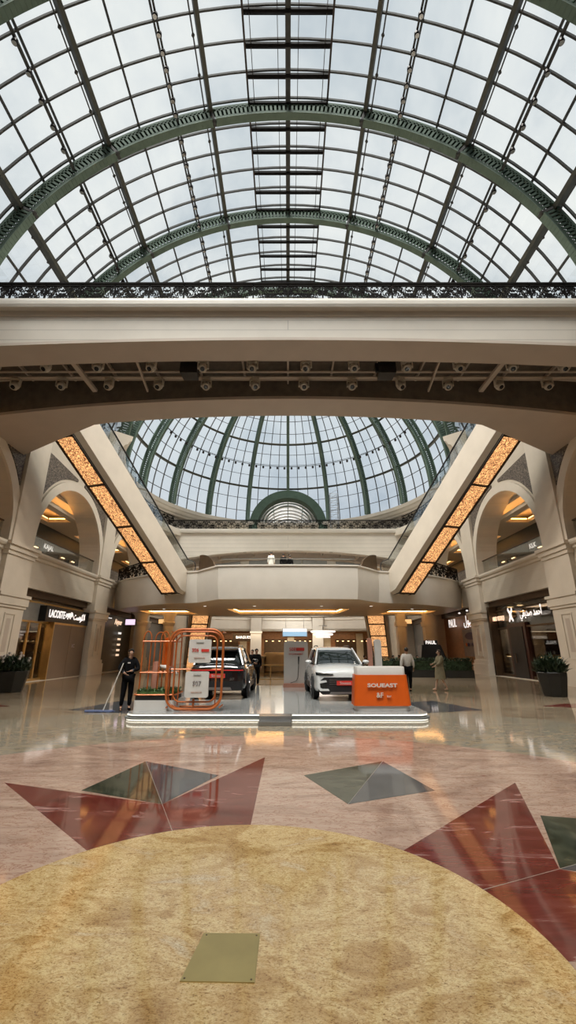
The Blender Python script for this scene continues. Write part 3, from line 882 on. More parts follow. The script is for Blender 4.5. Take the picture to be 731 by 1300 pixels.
b = MB(); xstrip(b, lambda x: [(16.05 + .004 * x * x, zb(x) + .12 ), (yr(x) - .12, zb(x) + .12), (yr(x) - .12, 13.5), (16.05 + .004 * x * x, 13.5)]); b.build('rear_beam', M['dkslot'], br)
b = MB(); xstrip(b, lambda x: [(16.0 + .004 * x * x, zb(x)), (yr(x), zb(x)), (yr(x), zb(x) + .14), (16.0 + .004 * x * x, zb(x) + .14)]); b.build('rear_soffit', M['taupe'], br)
b = MB(); xstrip(b, lambda x: [(12.4, 13.5), (yr(x), 13.5), (yr(x), 13.7), (12.4, 13.7)]); b.build('deck', M['cream'], br)
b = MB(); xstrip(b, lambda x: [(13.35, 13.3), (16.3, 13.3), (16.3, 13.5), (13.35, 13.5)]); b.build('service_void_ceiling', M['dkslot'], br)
for y, z in ((13.9, 12.85), (14.5, 12.95), (15.0, 12.75), (15.6, 12.8)):
    b = MB(); b.tube([(-14, y, z), (14, y, z)], .045, 6); b.build('service_pipe', M['taupe'], br)
b = MB()
for y, z in ((14.1, 12.85), (15.3, 12.85)): b.box(-14, 14, y - .06, y + .06, z - .19, z - .14)
b.build('lamp_rail', M['taupe'], br)
for i in range(15):
    x = -13.3 + 1.9 * i; b = MB(); b.bar((x, 13.4, 13.2), (x, 16.2, 13.2), .08, .14); b.build('cross_joist', M['taupe'], br)
for s in (-1, 1):
    for (xa, xb) in ((8.7, 8.45), (6.0, 6.15)):
        b = MB(); b.bar((s * xa, 13.45, 12.75), (s * xb, 16.0, 12.5), .07 if xa < 7 else .2, .12); b.build('diagonal_brace', M['taupe'], br)
b = MB(); b.bar((0, 13.4, 12.9), (0, 16.0, 12.9), .07, .1); b.build('diagonal_brace', M['taupe'], br)
railing('front_railing', 'black wrought-iron scrollwork railing along the near edge of the big footbridge', (-14.2, 12.45), (14.2, 12.45), 13.7, 22)

# moving-head spotlights
def spotlight():
    t = thing('moving_head_spotlight', 'x', 'spotlight', (0, 0, 0))
    MB().box(-.15, .15, -.11, .11, -.1, 0).build('lamp_base', M['beigeplastic'], t)
    b = MB()
    for s in (-1, 1): b.box(s * .2 - .02, s * .2 + .02, -.06, .06, -.42, -.1)
    b.box(-.22, .22, -.07, .07, -.14, -.1); b.build('yoke', M['beigeplastic'], t)
    q = Matrix.Rotation(R(-38), 3, 'X')
    b = MB(); b.lathe([(.09, .2), (.15, .14), (.175, .02), (.17, -.1), (.14, -.16)], 14); b.v = [q @ v + Vector((0, 0, -.38)) for v in b.v]
    b.build('lamp_head', M['beigeplastic'], t, smooth=True)
    b = MB(); b.lathe([(.09, -.158), (.09, -.175), (.05, -.18)], 14); b.v = [q @ v + Vector((0, 0, -.38)) for v in b.v]
    b.build('lens', M['lens'], t)
    return t
sp0 = spotlight(); k = 0
words = ['first', 'second', 'third', 'fourth', 'fifth', 'sixth', 'seventh', 'eighth', 'ninth', 'tenth', 'eleventh', 'twelfth']
xa = [-11.55, -9.55, -7.5, -5.4, -3.35, -1.4, .72, 2.6, 4.7, 6.75, 8.85, 10.9]
xb = [-11.5, -9.55, -7.55, -5.45, -3.45, -1.4, .67, 2.7, 4.75, 6.75, 8.9, 10.95]
for row, xs, y, rn in ((0, xa, 14.1, 'front'), (1, xb, 15.3, 'rear')):
    for i, x in enumerate(xs):
        o = sp0 if k == 0 else copy_tree(sp0); k += 1
        o.location = (x, y, 12.66); o.rotation_euler = (0, 0, R(random.uniform(-25, 25)))
        o['label'] = 'cream moving-head spotlight under the footbridge, %s from the left in the %s row' % (words[i], rn)
        o['group'] = 'moving-head spotlights under the footbridge'
for s in (-1, 1):
    t = thing('loudspeaker', 'black boxy loudspeaker hanging in the slot under the footbridge, %s of centre' % sd[s], 'loudspeaker', (s * 3.98, 14.7, 12.2))
    x = s * 3.98
    b = MB(); b.prism([(x - .35, 14.35), (x + .35, 14.35), (x + .3, 14.9), (x - .3, 14.9)], [], lambda a, c, d: (a, c, d), 12.25, 12.75); b.build('cabinet', M['black'], t)
    MB().box(x - .42, x + .42, 14.55, 14.65, 12.45, 12.85).build('bracket', M['black'], t)

# ------------------------------------------------------------------ level-one balcony
half = [(14.2, 35.0), (12.8, 33.3), (11.3, 31.95), (9.8, 30.9), (8.2, 30.2), (6.35, 29.6), (4.55, 27.5), (3.0, 27.35), (0, 27.3)]
front = [(-x, y) for x, y in half] + [(x, y) for x, y in reversed(half[:-1])]
def offset(path, o):
    b = MB(); b.sweep(path, [(o, 0), (o + .01, 0)]); return [(b.v[i * 2].x, b.v[i * 2].y) for i in range(len(path))]
bal = thing('level_one_balcony', 'cream curved first-floor balcony spanning the hall above the parked cars', 'balcony', (0, 33, 4.8))
b = MB()
b.sweep(front, [(0, 5.8), (0, 6.9), (.06, 6.9), (.06, 7.0), (-.25, 7.0), (-.25, 4.82), (-.14, 4.8)])
b.build('fascia', M['white'], bal, smooth=24)
back = [(14.2, 41.0), (8, 41.6), (0, 41.9), (-8, 41.6), (-14.2, 41.0)]
inner = offset(front, -.2)
poly = inner + back
covs = [[(-4.9, 34.6), (4.9, 34.6), (4.4, 39.6), (-4.4, 39.6)], [(-12.4, 36.2), (-8.6, 36.2), (-8.2, 39.6), (-12.4, 39.6)], [(8.6, 36.2), (12.4, 36.2), (12.4, 39.6), (8.2, 39.6)]]
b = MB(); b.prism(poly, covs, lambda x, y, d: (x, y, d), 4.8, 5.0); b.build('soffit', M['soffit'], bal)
b = MB(); b.prism(poly, [], lambda x, y, d: (x, y, d), 5.5, 6.9); b.build('deck', M['cream'], bal)
for cv in covs:
    b = MB()
    for i in range(4):
        p, q = cv[i], cv[(i + 1) % 4]
        c = Vector((sum(a[0] for a in cv) / 4, sum(a[1] for a in cv) / 4, 0)); 
        P_, Q_ = Vector((*p, 5.04)), Vector((*q, 5.04)); mid = (P_ + Q_) / 2; o = (mid - Vector((c.x, c.y, 5.04))).normalized() * .08
        b.bar(P_ + o, Q_ + o, .1, .12)
    b.build('cove_light', M['warmled'], bal)
b = MB(); b.sweep(back, [(0, 4.8), (0, 6.95), (-.2, 6.95), (-.2, 4.8)]); b.build('rear_fascia', M['white'], bal)
for i, x in enumerate((-6.2, -9.9, 6.2, 9.9, -2.5, 2.5)):
    b = MB(); b.lathe([(.09, 4.785), (.11, 4.795), (.11, 4.81)], 12, (x, 32.2 if abs(x) < 7 else 34.5, 0))
    b.build('downlight', M['glow'], bal)
# rails on the balcony
gb = thing('balcony_glass_rail', 'clear glass rail with steel cap on the central bulge of the first-floor balcony', 'balustrade', (0, 27.5, 7))
for (p, q) in (((-4.4, 27.75), (-2.2, 27.6)), ((-2.2, 27.6), (0, 27.55)), ((0, 27.55), (2.2, 27.6)), ((2.2, 27.6), (4.4, 27.75))):
    b = MB(); b.bar((p[0], p[1], 7.22), (q[0], q[1], 7.22), .02, .4); b.build('glass_panel', M['clear'], gb)
    b = MB(); b.bar((p[0], p[1], 7.44), (q[0], q[1], 7.44), .06, .05); b.build('rail_cap', M['chrome'], gb)
for s in (-1, 1):
    t = thing('balcony_screen', 'dark perforated corner screen beside the foot of the %s long escalator' % sd[s], 'screen', (s * 5.3, 28.6, 7))
    pts = [(0, 0)] + [(.0, .55)] + [(2.0 * i / 8, .55 * math.cos(i / 8 * PI / 2) ** .6) for i in range(1, 8)] + [(2.0, 0)]
    P0 = Vector((s * 6.2, 29.35, 7.0)); Dv = Vector((s * 4.75, 27.75, 7.0)) - P0; Dv.normalize()
    b = MB(); b.prism(pts, [], lambda a, z, d: P0 + Dv * a + Vector((0, 0, z * 1.9)) + Vector((Dv.y, -Dv.x, 0)) * d, -.03, .03); b.build('perforated_sheet', M['bronze'], t)
    MB().bar(P0, P0 + Vector((0, 0, .6)), .06, .06).build('post', M['frame'], t)
    # lattice railing of the side parts
    sidep = half[:5]
    for i in range(4):
        p, q = sidep[i], sidep[i + 1]
    railing('side_balcony_railing', 'dark scrollwork railing on the %s wing of the first-floor balcony' % sd[s], (s * 14.1, 35.15), (s * 11.3, 32.15), 7.0, 3)
    railing('inner_balcony_railing', 'dark scrollwork railing on the %s of the balcony next to the long escalator' % sd[s], (s * 11.3, 32.15), (s * 8.4, 30.5), 7.0, 3)

# ------------------------------------------------------------------ far footbridge of the upper level
fb = thing('far_footbridge', 'distant cream footbridge below the dome, carrying an iron railing', 'footbridge', (0, 45, 11.3))
XS2 = XS
def zf(x): return 11.45 - .0075 * x * x
b = MB(); xstrip(b, lambda x: [(42.7, zf(x)), (43.2, zf(x)), (43.2, 13.5), (42.7, 13.5)]); b.build('front_fascia', M['wallx'], fb)
b = MB(); xstrip(b, lambda x: [(42.5, 13.3), (42.75, 13.3), (42.75, 13.7), (42.45, 13.7), (42.45, 13.5)]); b.build('cornice_lip', M['white'], fb)
b = MB(); xstrip(b, lambda x: [(43.2, zf(x)), (43.7, zf(x)), (43.7, zf(x) + .2), (43.2, zf(x) + .2)]); b.build('front_soffit', M['taupe'], fb)
b = MB(); xstrip(b, lambda x: [(46.4, zf(x) + .0), (47.4, zf(x) + .0), (47.4, 13.5), (46.4, 13.5)]); b.build('rear_beam', M['taupe'], fb)
b = MB(); xstrip(b, lambda x: [(42.75, 13.5), (47.4, 13.5), (47.4, 13.7), (42.75, 13.7)]); b.build('deck', M['cream'], fb)
for i in range(13):
    x = -11.4 + 1.9 * i
    for s in (-.55, .55):
        b = MB(); b.bar((x + s, 43.3, zf(x) + .75), (x, 46.5, zf(x) + .35), .16, .16); b.build('soffit_brace', M['taupe'], fb)
railing('far_railing', 'distant black scrollwork railing on the far footbridge below the dome', (-12.6, 42.9), (12.6, 42.9), 13.7, 19)
# railing round the circular gallery
for s in (-1, 1):
    t = thing('ring_railing', 'black scrollwork railing curving round the %s side of the gallery below the dome' % sd[s], 'railing', (0, 36, 13.7))
    angs = [64, 70, 76, 82, 88, 94, 100, 106, 112]
    for i in range(len(angs) - 1):
        p = Vector((s * 13.05 * math.sin(R(angs[i])), 36 + 13.05 * math.cos(R(angs[i])), 13.7)); q = Vector((s * 13.05 * math.sin(R(angs[i + 1])), 36 + 13.05 * math.cos(R(angs[i + 1])), 13.7))
        o = bpy.data.objects.new('scroll_panel', _panel_me); col.objects.link(o); o.parent = t
        d = q - p; o.location = p - Vector((0, 36, 13.7)) + Vector((0, 0, .04)); o.rotation_euler = (0, 0, math.atan2(d.y, d.x)); o.scale = (d.length / 1.3, 1, 1)
        b = MB(); b.bar(p + Vector((0, 0, 1.07)), q + Vector((0, 0, 1.07)), .1, .06); b.build('handrail', M['iron'], t)

# ------------------------------------------------------------------ escalators
def escalator(name, lbl, A, B, w, hgt, s, npan, ext, rail=True, zdeck=None):
    # A top / B bottom: inner lower edge; w width outward; s = -1 left, +1 right
    A = Vector(A); B = Vector(B); D = B - A
    hd = Vector((D.x, D.y, 0)).normalized(); out = Vector((-hd.y, hd.x, 0)) if False else Vector((hd.y, -hd.x, 0))
    if out.x * s < 0: out = -out
    t = thing(name, lbl, 'escalator', (B.x, B.y, B.z))
    U = Vector((0, 0, 1))
    def pt(u, o, h): return A + D * u + out * o + U * h
    sec = [(-.02, 0), (w + .02, 0), (w + .28, .2), (w + .28, hgt), (-.28, hgt), (-.28, .2)]
    E_ = B + hd * ext
    b = MB(); vs = []
    top0 = [pt(-.03, o, h) for o, h in sec]
    low = [pt(1, o, h) for o, h in sec]
    zt = (B + U * hgt).z
    zd = zdeck if zdeck is not None else E_.z + 1.45
    # crank: the flank ends level with the deck
    k1 = (zt - zd) / (-D.z) if D.z < 0 else 0
    bot = [B + out * o + U * h for o, h in sec[:3]] + [A + D * (1 + k1) + out * sec[3][0] + U * hgt, A + D * (1 + k1) + out * sec[4][0] + U * hgt, B + out * sec[5][0] + U * sec[5][1]]
    dz = U * (-.12 if ext > 1 else 0)
    L2 = max(ext, (D * k1).to_2d().length + .3)
    ends = [E_ + out * sec[0][0] + dz, E_ + out * sec[1][0] + dz, E_ + out * sec[2][0] + U * .1 + dz] + [Vector((E_.x, E_.y, zd)) + hd * (L2 - ext) + out * sec[3][0], Vector((E_.x, E_.y, zd)) + hd * (L2 - ext) + out * sec[4][0], E_ + out * sec[5][0] + U * .1 + dz]
    secs = [top0, bot, ends]; K = 6; fs = []
    for g_ in secs: vs += g_
    for i in range(len(secs) - 1):
        for k in range(K): fs.append((i * K + k, i * K + (k + 1) % K, (i + 1) * K + (k + 1) % K, (i + 1) * K + k))
    fs += [tuple(range(K))[::-1], tuple((len(secs) - 1) * K + k for k in range(K))]
    b.add(vs, fs); b.build('truss_cladding', M['cream'], t)
    nrm = -(D.normalized().cross(out)).normalized()
    if nrm.z > 0: nrm = -nrm
    for i in range(npan):
        u0, u1 = i / npan + .006, (i + 1) / npan - .006
        b = MB(); q = [A + D * u0 + out * .09, A + D * u0 + out * (w - .09), A + D * u1 + out * (w - .09), A + D * u1 + out * .09]
        b.add([p + nrm * .01 for p in q] + [p + nrm * .05 for p in q], [(0, 1, 2, 3), (4, 7, 6, 5), (0, 4, 5, 1), (1, 5, 6, 2), (2, 6, 7, 3), (3, 7, 4, 0)])
        lp_ = b.build('light_panel', M['panel'], t)
    b = MB()
    for o in (.03, w - .03): b.bar(pt(-.03, o, 0) + nrm * .06, pt(1, o, 0) + nrm * .06, .09, .12, nrm)
    for i in range(npan + 1): b.bar(pt(i / npan, 0, 0) + nrm * .06, pt(i / npan, w, 0) + nrm * .06, .08, .12, nrm)
    if ext > .5:
        e = B + hd * (ext * .9)
        for o in (0.03, w - .03): b.bar(B + out * o + nrm * .05, e + out * o + nrm * .05, .08, .08)
        b.bar(B + nrm * .05, e + out * w + nrm * .05, .05, .05); b.bar(B + out * w + nrm * .05, e + nrm * .05, .05, .05); b.bar(e + nrm * .05, e + out * w + nrm * .05, .08, .08)
    b.build('panel_frame', M['frame'], t)
    # steps and balustrades
    n = 34; b = MB()
    for i in range(n):
        c = A + D * ((i + .5) / n) + U * (hgt - .05); 
        b.bar(c + out * .1 , c + out * (w - .1), (D.to_2d().length / n), .2)
    b.build('steps', M['steel'], t)
    for o, nm in ((-.2, 'inner'), (w + .2, 'outer')):
        q0 = pt(-.03, o, hgt); q1 = A + D * (1 + k1) + out * o + U * hgt; q2 = q1 + hd * .8; q2.z = zd
        b = MB()
        b.add([q0, q1, q2, q2 + U * .85, q1 + U * .85, q0 + U * .85] + [p + out * .015 for p in (q0, q1, q2, q2 + U * .85, q1 + U * .85, q0 + U * .85)],
              [(0, 1, 4, 5), (1, 2, 3, 4), (6, 11, 10, 7), (7, 10, 9, 8), (5, 4, 10, 11), (4, 3, 9, 10), (2, 8, 9, 3), (0, 5, 11, 6)])
        b.build('balustrade_glass', M['clear'], t)
        c = [q0 + U * .9, q1 + U * .9, q2 + U * .9]
        for i in range(1, 9): a_ = PI * i / 8; c.append(q2 + U * (.9 - .35 * (1 - math.cos(a_))) + hd * (.35 * math.sin(a_)))
        b = MB(); b.tube(c, .045, 7); b.build('handrail', M['black'], t)
        b = MB(); b.bar(q0 + U * .02, q1 + U * .02, .08, .05); b.build('skirt', M['chrome'], t)
    return t
for s in (-1, 1):
    escalator('long_escalator', 'long escalator on the %s rising to the footbridge, glowing amber panels beneath' % sd[s],
              (s * 10.8, 19.1, 12.05), (s * 7.62, 29.3, 5.46), 1.2, 2.0, s, 4, 1.1, zdeck=6.98)
    escalator('lower_escalator', 'lower escalator on the %s under the balcony, with amber panels beneath' % sd[s],
              (s * 7.4, 41.2, 5.2), (s * 9.9, 51.0, -.0), 1.65, 1.6, s, 5, .3, zdeck=1.55)

# ------------------------------------------------------------------ distant gallery of level one and back of the hall
cp = [(x, 64.5 - .018 * x * x) for x in [-14 + 2 * i for i in range(15)]]
fg = thing('distant_gallery', 'distant curved cream first-floor gallery band across the end of the hall', 'balcony', (0, 62, 4.4))
b = MB(); b.sweep(cp, [(0, 4.3), (0, 6.35), (.12, 6.4), (.12, 6.6), (-.2, 6.6), (-.2, 4.3)]); b.build('fascia', M['white'], fg)
b = MB(); b.sweep(cp, [(.06, 5.85), (.06, 5.95), (-.01, 5.95), (-.01, 5.85)]); b.build('fascia_bead', M['cream'], fg)
b = MB(); b.prism(cp + [(14.2, 66), (-14.2, 66)], [], lambda x, y, d: (x, y, d), 4.3, 4.6); b.build('soffit', M['soffit'], fg)
b = MB(); b.prism(cp + [(14.2, 66), (-14.2, 66)], [], lambda x, y, d: (x, y, d), 6.2, 6.4); b.build('deck', M['soffit'], fg)
for x in (-4.6, 4.3, -12.5, 12.5):
    y = 64.0 - .018 * x * x; b = MB()
    b.box(x - .75, x + .75, y - .55, y + .5, .6, 6.3); b.box(x - .9, x + .9, y - .7, y + .5, 0, .6); b.box(x - .85, x + .85, y - .65, y + .5, 4.0, 4.3); b.box(x - .9, x + .9, y - .7, y + .5, 6.3, 6.62)
    tag(b.build('gallery_column', M['white']), 'square cream column carrying the distant gallery, %s' % {-4.6: 'just left of the middle', 4.3: 'behind the white car', -12.5: 'outermost on the left', 12.5: 'outermost on the right'}[x], 'column')
# upper bands of the back wall
b = MB(); b.box(-14.2, 14.2, 62.5, 66, 13.3, 13.7); b.build('upper_band', M['white'], fg)
for i, x in enumerate((-9.4, -4.2, 0, 4.2, 9.4)):
    t = thing('upper_shopfront', 'pale lit upper-floor shopfront at the hall end, %s' % ('outer left', 'inner left', 'in the middle', 'inner right', 'outer right')[i], 'shopfront', (x, 65.8, 6.9))
    wv = 1.9 if x else 2.0
    MB().box(x - wv, x + wv, 65.7, 65.95, 6.6, 10.8).build('frame', M['bronze'], t)
    MB().box(x - wv + .15, x + wv - .15, 65.6, 65.7, 6.7, 10.4).build('lit_window', M['glow'] if i in (2,) else M['warmsign'], t)
    MB().box(x - wv, x + wv, 65.4, 65.7, 13.8, 16).build('upper_window', M['grey'], t)

# ground-floor shops at the back
bs = thing('back_shop_row', 'row of warm-lit ground-floor shops at the far end of the hall', 'shopfront', (0, 65, 0))
MB().box(-14.2, 14.2, 65.55, 65.95, 0, 4.3).build('backing', M['wood'], bs)
for x, w_ in ((-12, 1.6), (-8.8, 1.4), (-1.6, 1.9), (2.2, 1.5), (8.6, 1.6), (12.1, 1.5)):
    MB().box(x - w_, x + w_, 65.4, 65.55, .3, 3.2).build('window', M['bronze'], bs)
    b = MB()
    for i in range(4): b.box(x - w_ + .2 + i * w_ * .5, x - w_ + .2 + i * w_ * .5 + .25, 65.3, 65.4, 2.9, 2.96)
    b.build('shop_lamp', M['warmdim'], bs)
for x in (-6.6, .4, 5.8, 10.6):
    MB().box(x - .5, x + .5, 65.35, 65.55, 0, 4.0).build('pilaster', M['beigecab'], bs)
t = thing('lit_fascia_sign', 'white lit sign board above the black car\'s roof at the hall end', 'sign', (-5.6, 63.4, 3))
MB().box(-7.9, -4.6, 63.3, 63.4, 2.85, 3.95).build('board', M['bronze'], t)
text('lettering', 'RITUALS', .66, M['coolsign'], t, (-6.25, 63.27, 3.4), bold=.01) if False else text('lettering', 'BARGUESTI', .5, M['coolsign'], t, (-6.2, 63.27, 3.4), bold=.008)
t = thing('hanging_screen', 'white and blue advertising screen hanging above the charging display', 'screen', (.8, 61, 3.8))
MB().box(-.7, 2.6, 61.0, 61.1, 3.5, 4.1).build('screen_face', M['bluesign'], t); MB().box(-.7, 2.6, 60.98, 61.0, 4.1, 4.5).build('white_band', M['coolsign'], t)
MB().box(-.8, 2.7, 61.1, 61.2, 3.4, 4.55).build('casing', M['grey'], t)
b = MB()
for x in (-.3, 2.2): b.tube([(x, 61.15, 4.5), (x, 61.15, 5.9)], .03, 5)
b.build('hanger', M['chrome'], t)
t = thing('round_pendant', 'round tiered glass ceiling lamp above the white car roof', 'lamp', (4.2, 52, 3.2))
b = MB()
for i, (r, z) in enumerate(((1.5, 3.75), (1.2, 3.4), (.85, 3.1))): b.lathe([(r, z), (r + .05, z + .1), (r, z + .18)], 24, (4.3, 54, 0))
b.build('tier', M['coolsign'], t)
b = MB(); b.tube([(4.3, 54, 3.9), (4.3, 54, 4.5)], .05, 6); b.lathe([(.5, 4.5), (.5, 4.56)], 12, (4.3, 54, 0)); b.build('stem', M['chrome'], t)

# ------------------------------------------------------------------ ground-floor shops along the sides
def sbox(b, s, x0, x1, y0, y1, z0, z1, m=0): return b.box(*sorted((s * x0, s * x1)), y0, y1, z0, z1, m)
A3, B3 = bays[3]       # 22.85 .. 31.15
# --- left fashion shop
t = thing('fashion_shopfront', 'gold-framed fashion shopfront with a black name sign under the big left arch', 'shopfront', (-15, 27, 0))
s = -1
b = MB(); sbox(b, s, 14.5, 15.2, A3, B3, 4.55, 4.95); b.build('lintel', M['bronze'], t)
b = MB(); sbox(b, s, 14.7, 14.85, A3, B3, 4.3, 4.4); sbox(b, s, 14.7, 14.85, A3, B3, 3.2, 3.3); sbox(b, s, 14.72, 14.82, 26.0, 26.12, 0, 4.4)
for y in (A3 + .9, A3 + 2.0): sbox(b, s, 14.72, 14.82, y, y + .09, 0, 3.25)
sbox(b, s, 14.65, 14.9, A3, 27, 0, .14); sbox(b, s, 14.34, 14.48, 26.9, B3 - .02, 3.2, 3.32); sbox(b, s, 14.34, 14.85, 26.82, 26.9, 0, 3.32); b.build('gold_frame', M['gold'], t)
b = MB(); sbox(b, s, 14.76, 14.78, A3, B3, 4.4, 4.95); sbox(b, s, 14.76, 14.78, A3, 26.9, .1, 3.2); b.build('shop_window', M['shopglass'], t)
b = MB(); sbox(b, s, 14.7, 14.8, A3, 26.0, 3.3, 4.3); b.build('blank_panel', M['grey'], t)
b = MB(); sbox(b, s, 14.36, 14.46, 26.9, 29.0, 0, 3.2); b.build('hoarding', M['brownpanel'], t)
b = MB(); sbox(b, s, 14.36, 14.46, 29.03, B3 - .02, 0, 3.2); h2 = b.build('hoarding', M['brownpanel'], t)
text('small_logo', 'LC', .3, M['bagtan'], h2, (-14.34, 29.6, 1.95), '+x')
b = MB(); sbox(b, s, 14.28, 14.8, 25.6, B3 - .02, 3.32, 4.22); sg = b.build('sign_box', M['black'], t)
text('lettering', 'LACOSTE', .62, M['coolsign'], sg, (-14.26, 26.85, 3.77), '+x', bold=.012, sx=.72)
text('arabic_lettering', '\uFE96\uFEB3\uFEEE\uFEDB\uFEFB',   .6, M['coolsign'], sg, (-14.26, 29.75, 3.8), '+x', bold=.012, sx=.82)
b = MB()
cr = [(-.5, .05), (-.42, .16), (-.25, .16), (-.1, .2), (.08, .2), (.2, .28), (.34, .27), (.44, .18), (.5, .08), (.42, .06), (.46, -.02), (.32, .0), (.22, -.04), (.2, -.16), (.1, -.16), (.08, -.06), (-.12, -.08), (-.16, -.2), (-.26, -.18), (-.22, -.04), (-.36, .02), (-.4, -.1), (-.5, -.12)]
b.prism([(p[0] * .95, p[1] * 1.0) for p in cr], [], lambda a, z, d: (-14.26 + d, 28.35 + a, 3.77 + z), 0, .02); b.build('reptile_emblem', M['coolsign'], sg)
b = MB(); sbox(b, s, 19.3, 19.5, A3, B3, 0, 4.95); b.build('inner_wall', M['beigecab'], t)
b = MB(); sbox(b, s, 15.6, 19.4, A3, B3, 4.7, 4.75); b.build('inner_ceiling', M['cream'], t)
b = MB()
for y in (23.3, 24.6, 25.9): sbox(b, s, 15.2, 15.5, y, y + .25, 4.66, 4.7); sbox(b, s, 17, 17.3, y, y + .25, 4.66, 4.7)
b.build('shop_lamp', M['warmdim'], t)
t = thing('display_shelf', 'wooden wall shelf with clothes rail inside the left fashion shop', 'shelf', (-16.5, 25, 0))
MB().box(-16.9, -16.7, 23.2, 28, .2, 3.1).build('back_panel', M['wood'], t)
for z in (2.1, 1.65): MB().box(-16.7, -16.2, 23.2, 27.6, z, z + .05).build('shelf_board', M['gold'], t)
mq = thing('mannequin', 'faceless mannequin in a cream vest in the left fashion shop window', 'mannequin', (-15.7, 24.2, .15)); mq_ = mq
b = MB(); b.lathe([(.28, .15), (.28, .18), (.02, .2), (.02, 1.0)], 16, (-15.7, 24.2, 0)); b.build('stand', M['chrome'], mq)
b = MB(); b.lathe([(.14, .98), (.19, 1.1), (.15, 1.3), (.21, 1.5), (.20, 1.62), (.07, 1.68), (.06, 1.76)], 18, (-15.7, 24.2, 0)); b.build('torso', M['beigecab'], mq, smooth=True)
b = MB(); b.ball((-15.7, 24.2, 1.88), .10, .10, .14, 14); b.build('head', M['pure'], mq, smooth=True)
for q in (-1, 1):
    b = MB(); b.tube([(-15.7, 24.2 + q * .2, 1.58), (-15.68, 24.2 + q * .27, 1.3), (-15.6, 24.2 + q * .25, 1.05)], [.055, .045, .035], 8); b.build('arm', M['bagtan'], mq, smooth=True)
    b = MB(); b.tube([(-15.7, 24.2 + q * .09, 1.02), (-15.69, 24.2 + q * .1, .6), (-15.7, 24.2 + q * .1, .2)], [.09, .065, .045], 8); b.build('leg', M['clothgrey'], mq, smooth=True)
mq.location += Vector((.3, .8, -.14))
bagt = thing('handbag', 'pale handbag on the shelf of the left fashion shop', 'handbag', (-16.45, 24.4, 2.15))
MB().box(-16.6, -16.35, 24.0, 24.75, 2.15, 2.55).build('bag_body', M['bagtan'], bagt)
b = MB(); b.tube([(-16.47, 24.2 + .35 * i / 8, 2.55 + .22 * math.sin(PI * i / 8)) for i in range(9)], .02, 6); b.build('bag_handle', M['bagtan'], bagt)
bagt = thing('dark_bag', 'small dark bag on the shelf beside the pale handbag', 'handbag', (-16.45, 25.2, 2.15))
MB().box(-16.6, -16.4, 25.0, 25.45, 2.15, 2.45).build('bag_body', M['dkbrown'], bagt)
b = MB(); b.tube([(-16.5, 25.08 + .28 * i / 8, 2.45 + .25 * math.sin(PI * i / 8)) for i in range(9)], .015, 6); b.build('bag_handle', M['dkbrown'], bagt)
for i in range(7):
    y = 25.3 + .28 * i; cl = MB(); h = .95
    cl.add([(-16.35, y - .02, 1.6), (-16.6, y - .02, 1.5), (-16.62, y - .03, 1.5 - h), (-16.08, y - .03, 1.5 - h), (-16.1, y - .02, 1.5)] + [(-16.35, y + .03, 1.6), (-16.6, y + .04, 1.5), (-16.62, y + .06, 1.5 - h), (-16.08, y + .06, 1.5 - h), (-16.1, y + .04, 1.5)],
           [(0, 1, 2, 3, 4), (9, 8, 7, 6, 5), (0, 5, 6, 1), (1, 6, 7, 2), (2, 7, 8, 3), (3, 8, 9, 4), (4, 9, 5, 0)])
    tag(cl.build('hanging_garment', [M['clothwhite'], M['beigecab'], M['clothgrey']][i % 3]), '%s garment hanging on the rail inside the left fashion shop, %s along it' % (['cream', 'beige', 'grey'][i % 3], words[i]), 'garment', 'garments on the rail')

for o in [q for q in scn.objects if q.parent is None and q.name.split('.')[0] in ('display_shelf', 'handbag', 'dark_bag', 'hanging_garment')]: o.location += Vector((.5, 2.3, 0))
# --- right watch shop
t = thing('watch_shopfront', 'dark glass watch shopfront with lit white name under the right arch', 'shopfront', (15, 27, 0))
s = 1
b = MB(); sbox(b, s, 14.5, 15.2, A3, B3, 4.6, 4.95); b.build('lintel', M['bronze'], t)
b = MB(); sbox(b, s, 14.6, 14.9, A3, A3 + .25, 0, 4.6); sbox(b, s, 14.28, 14.9, B3 - .3, B3 - .02, 0, 4.6); sbox(b, s, 14.7, 14.85, A3, B3, 3.05, 3.15); sbox(b, s, 14.65, 14.9, A3, B3, 0, .2); sbox(b, s, 14.7, 14.85, A3, B3, 4.25, 4.32)
b.build('bronze_frame', M['bronze'], t)
b = MB(); sbox(b, s, 14.76, 14.79, A3, B3, .2, 4.6); b.build('shop_window', M['shopglass'], t)
b = MB(); sbox(b, s, 14.95, 15.05, A3 + .2, B3 - .3, 3.15, 3.75); b.build('transom_panel', M['grey'], t)
b = MB(); sbox(b, s, 14.6, 14.95, 27.0, 29.2, .02, 3.35); dr = b.build('entrance_portal', M['dkbrown'], t)
b = MB(); sbox(b, s, 14.56, 14.6, 27.3, 28.9, .05, 3.1); b.build('door_leaf', M['black'], dr)
b = MB(); sbox(b, s, 14.48, 14.52, 28.4, 28.45, .9, 1.5); b.build('door_handle', M['bronze'], dr)
text('lettering', 'AHMED SEDDIQI', .40, M['warmsign'], t, (14.5, 30.1, 3.74), '-x', bold=.006, sx=.62)
text('arabic_lettering', '\uFEF2\uFED8\uFEF3\uFEAA\uFEBB \uFEAA\uFEE4\uFEA3\uFE83', .60, M['coolsign'], t, (14.55, 26.05, 3.85), '-x', bold=.008, sx=.78)
for q in (-1, 1):
    b = MB(); b.tube([(14.52, 28.35 + q * (.10 + .13 * math.cos(u * PI * 2.2)), 3.45 + .85 * u) for u in [i / 14 for i in range(15)]], [.035 + .03 * math.sin(PI * i / 14) for i in range(15)], 6)
    b.build('emblem_curve', M['coolsign'], t)
b = MB(); sbox(b, s, 18.3, 18.5, A3, B3, 0, 4.95); b.build('inner_wall', M['dkbrown'], t)
b = MB()
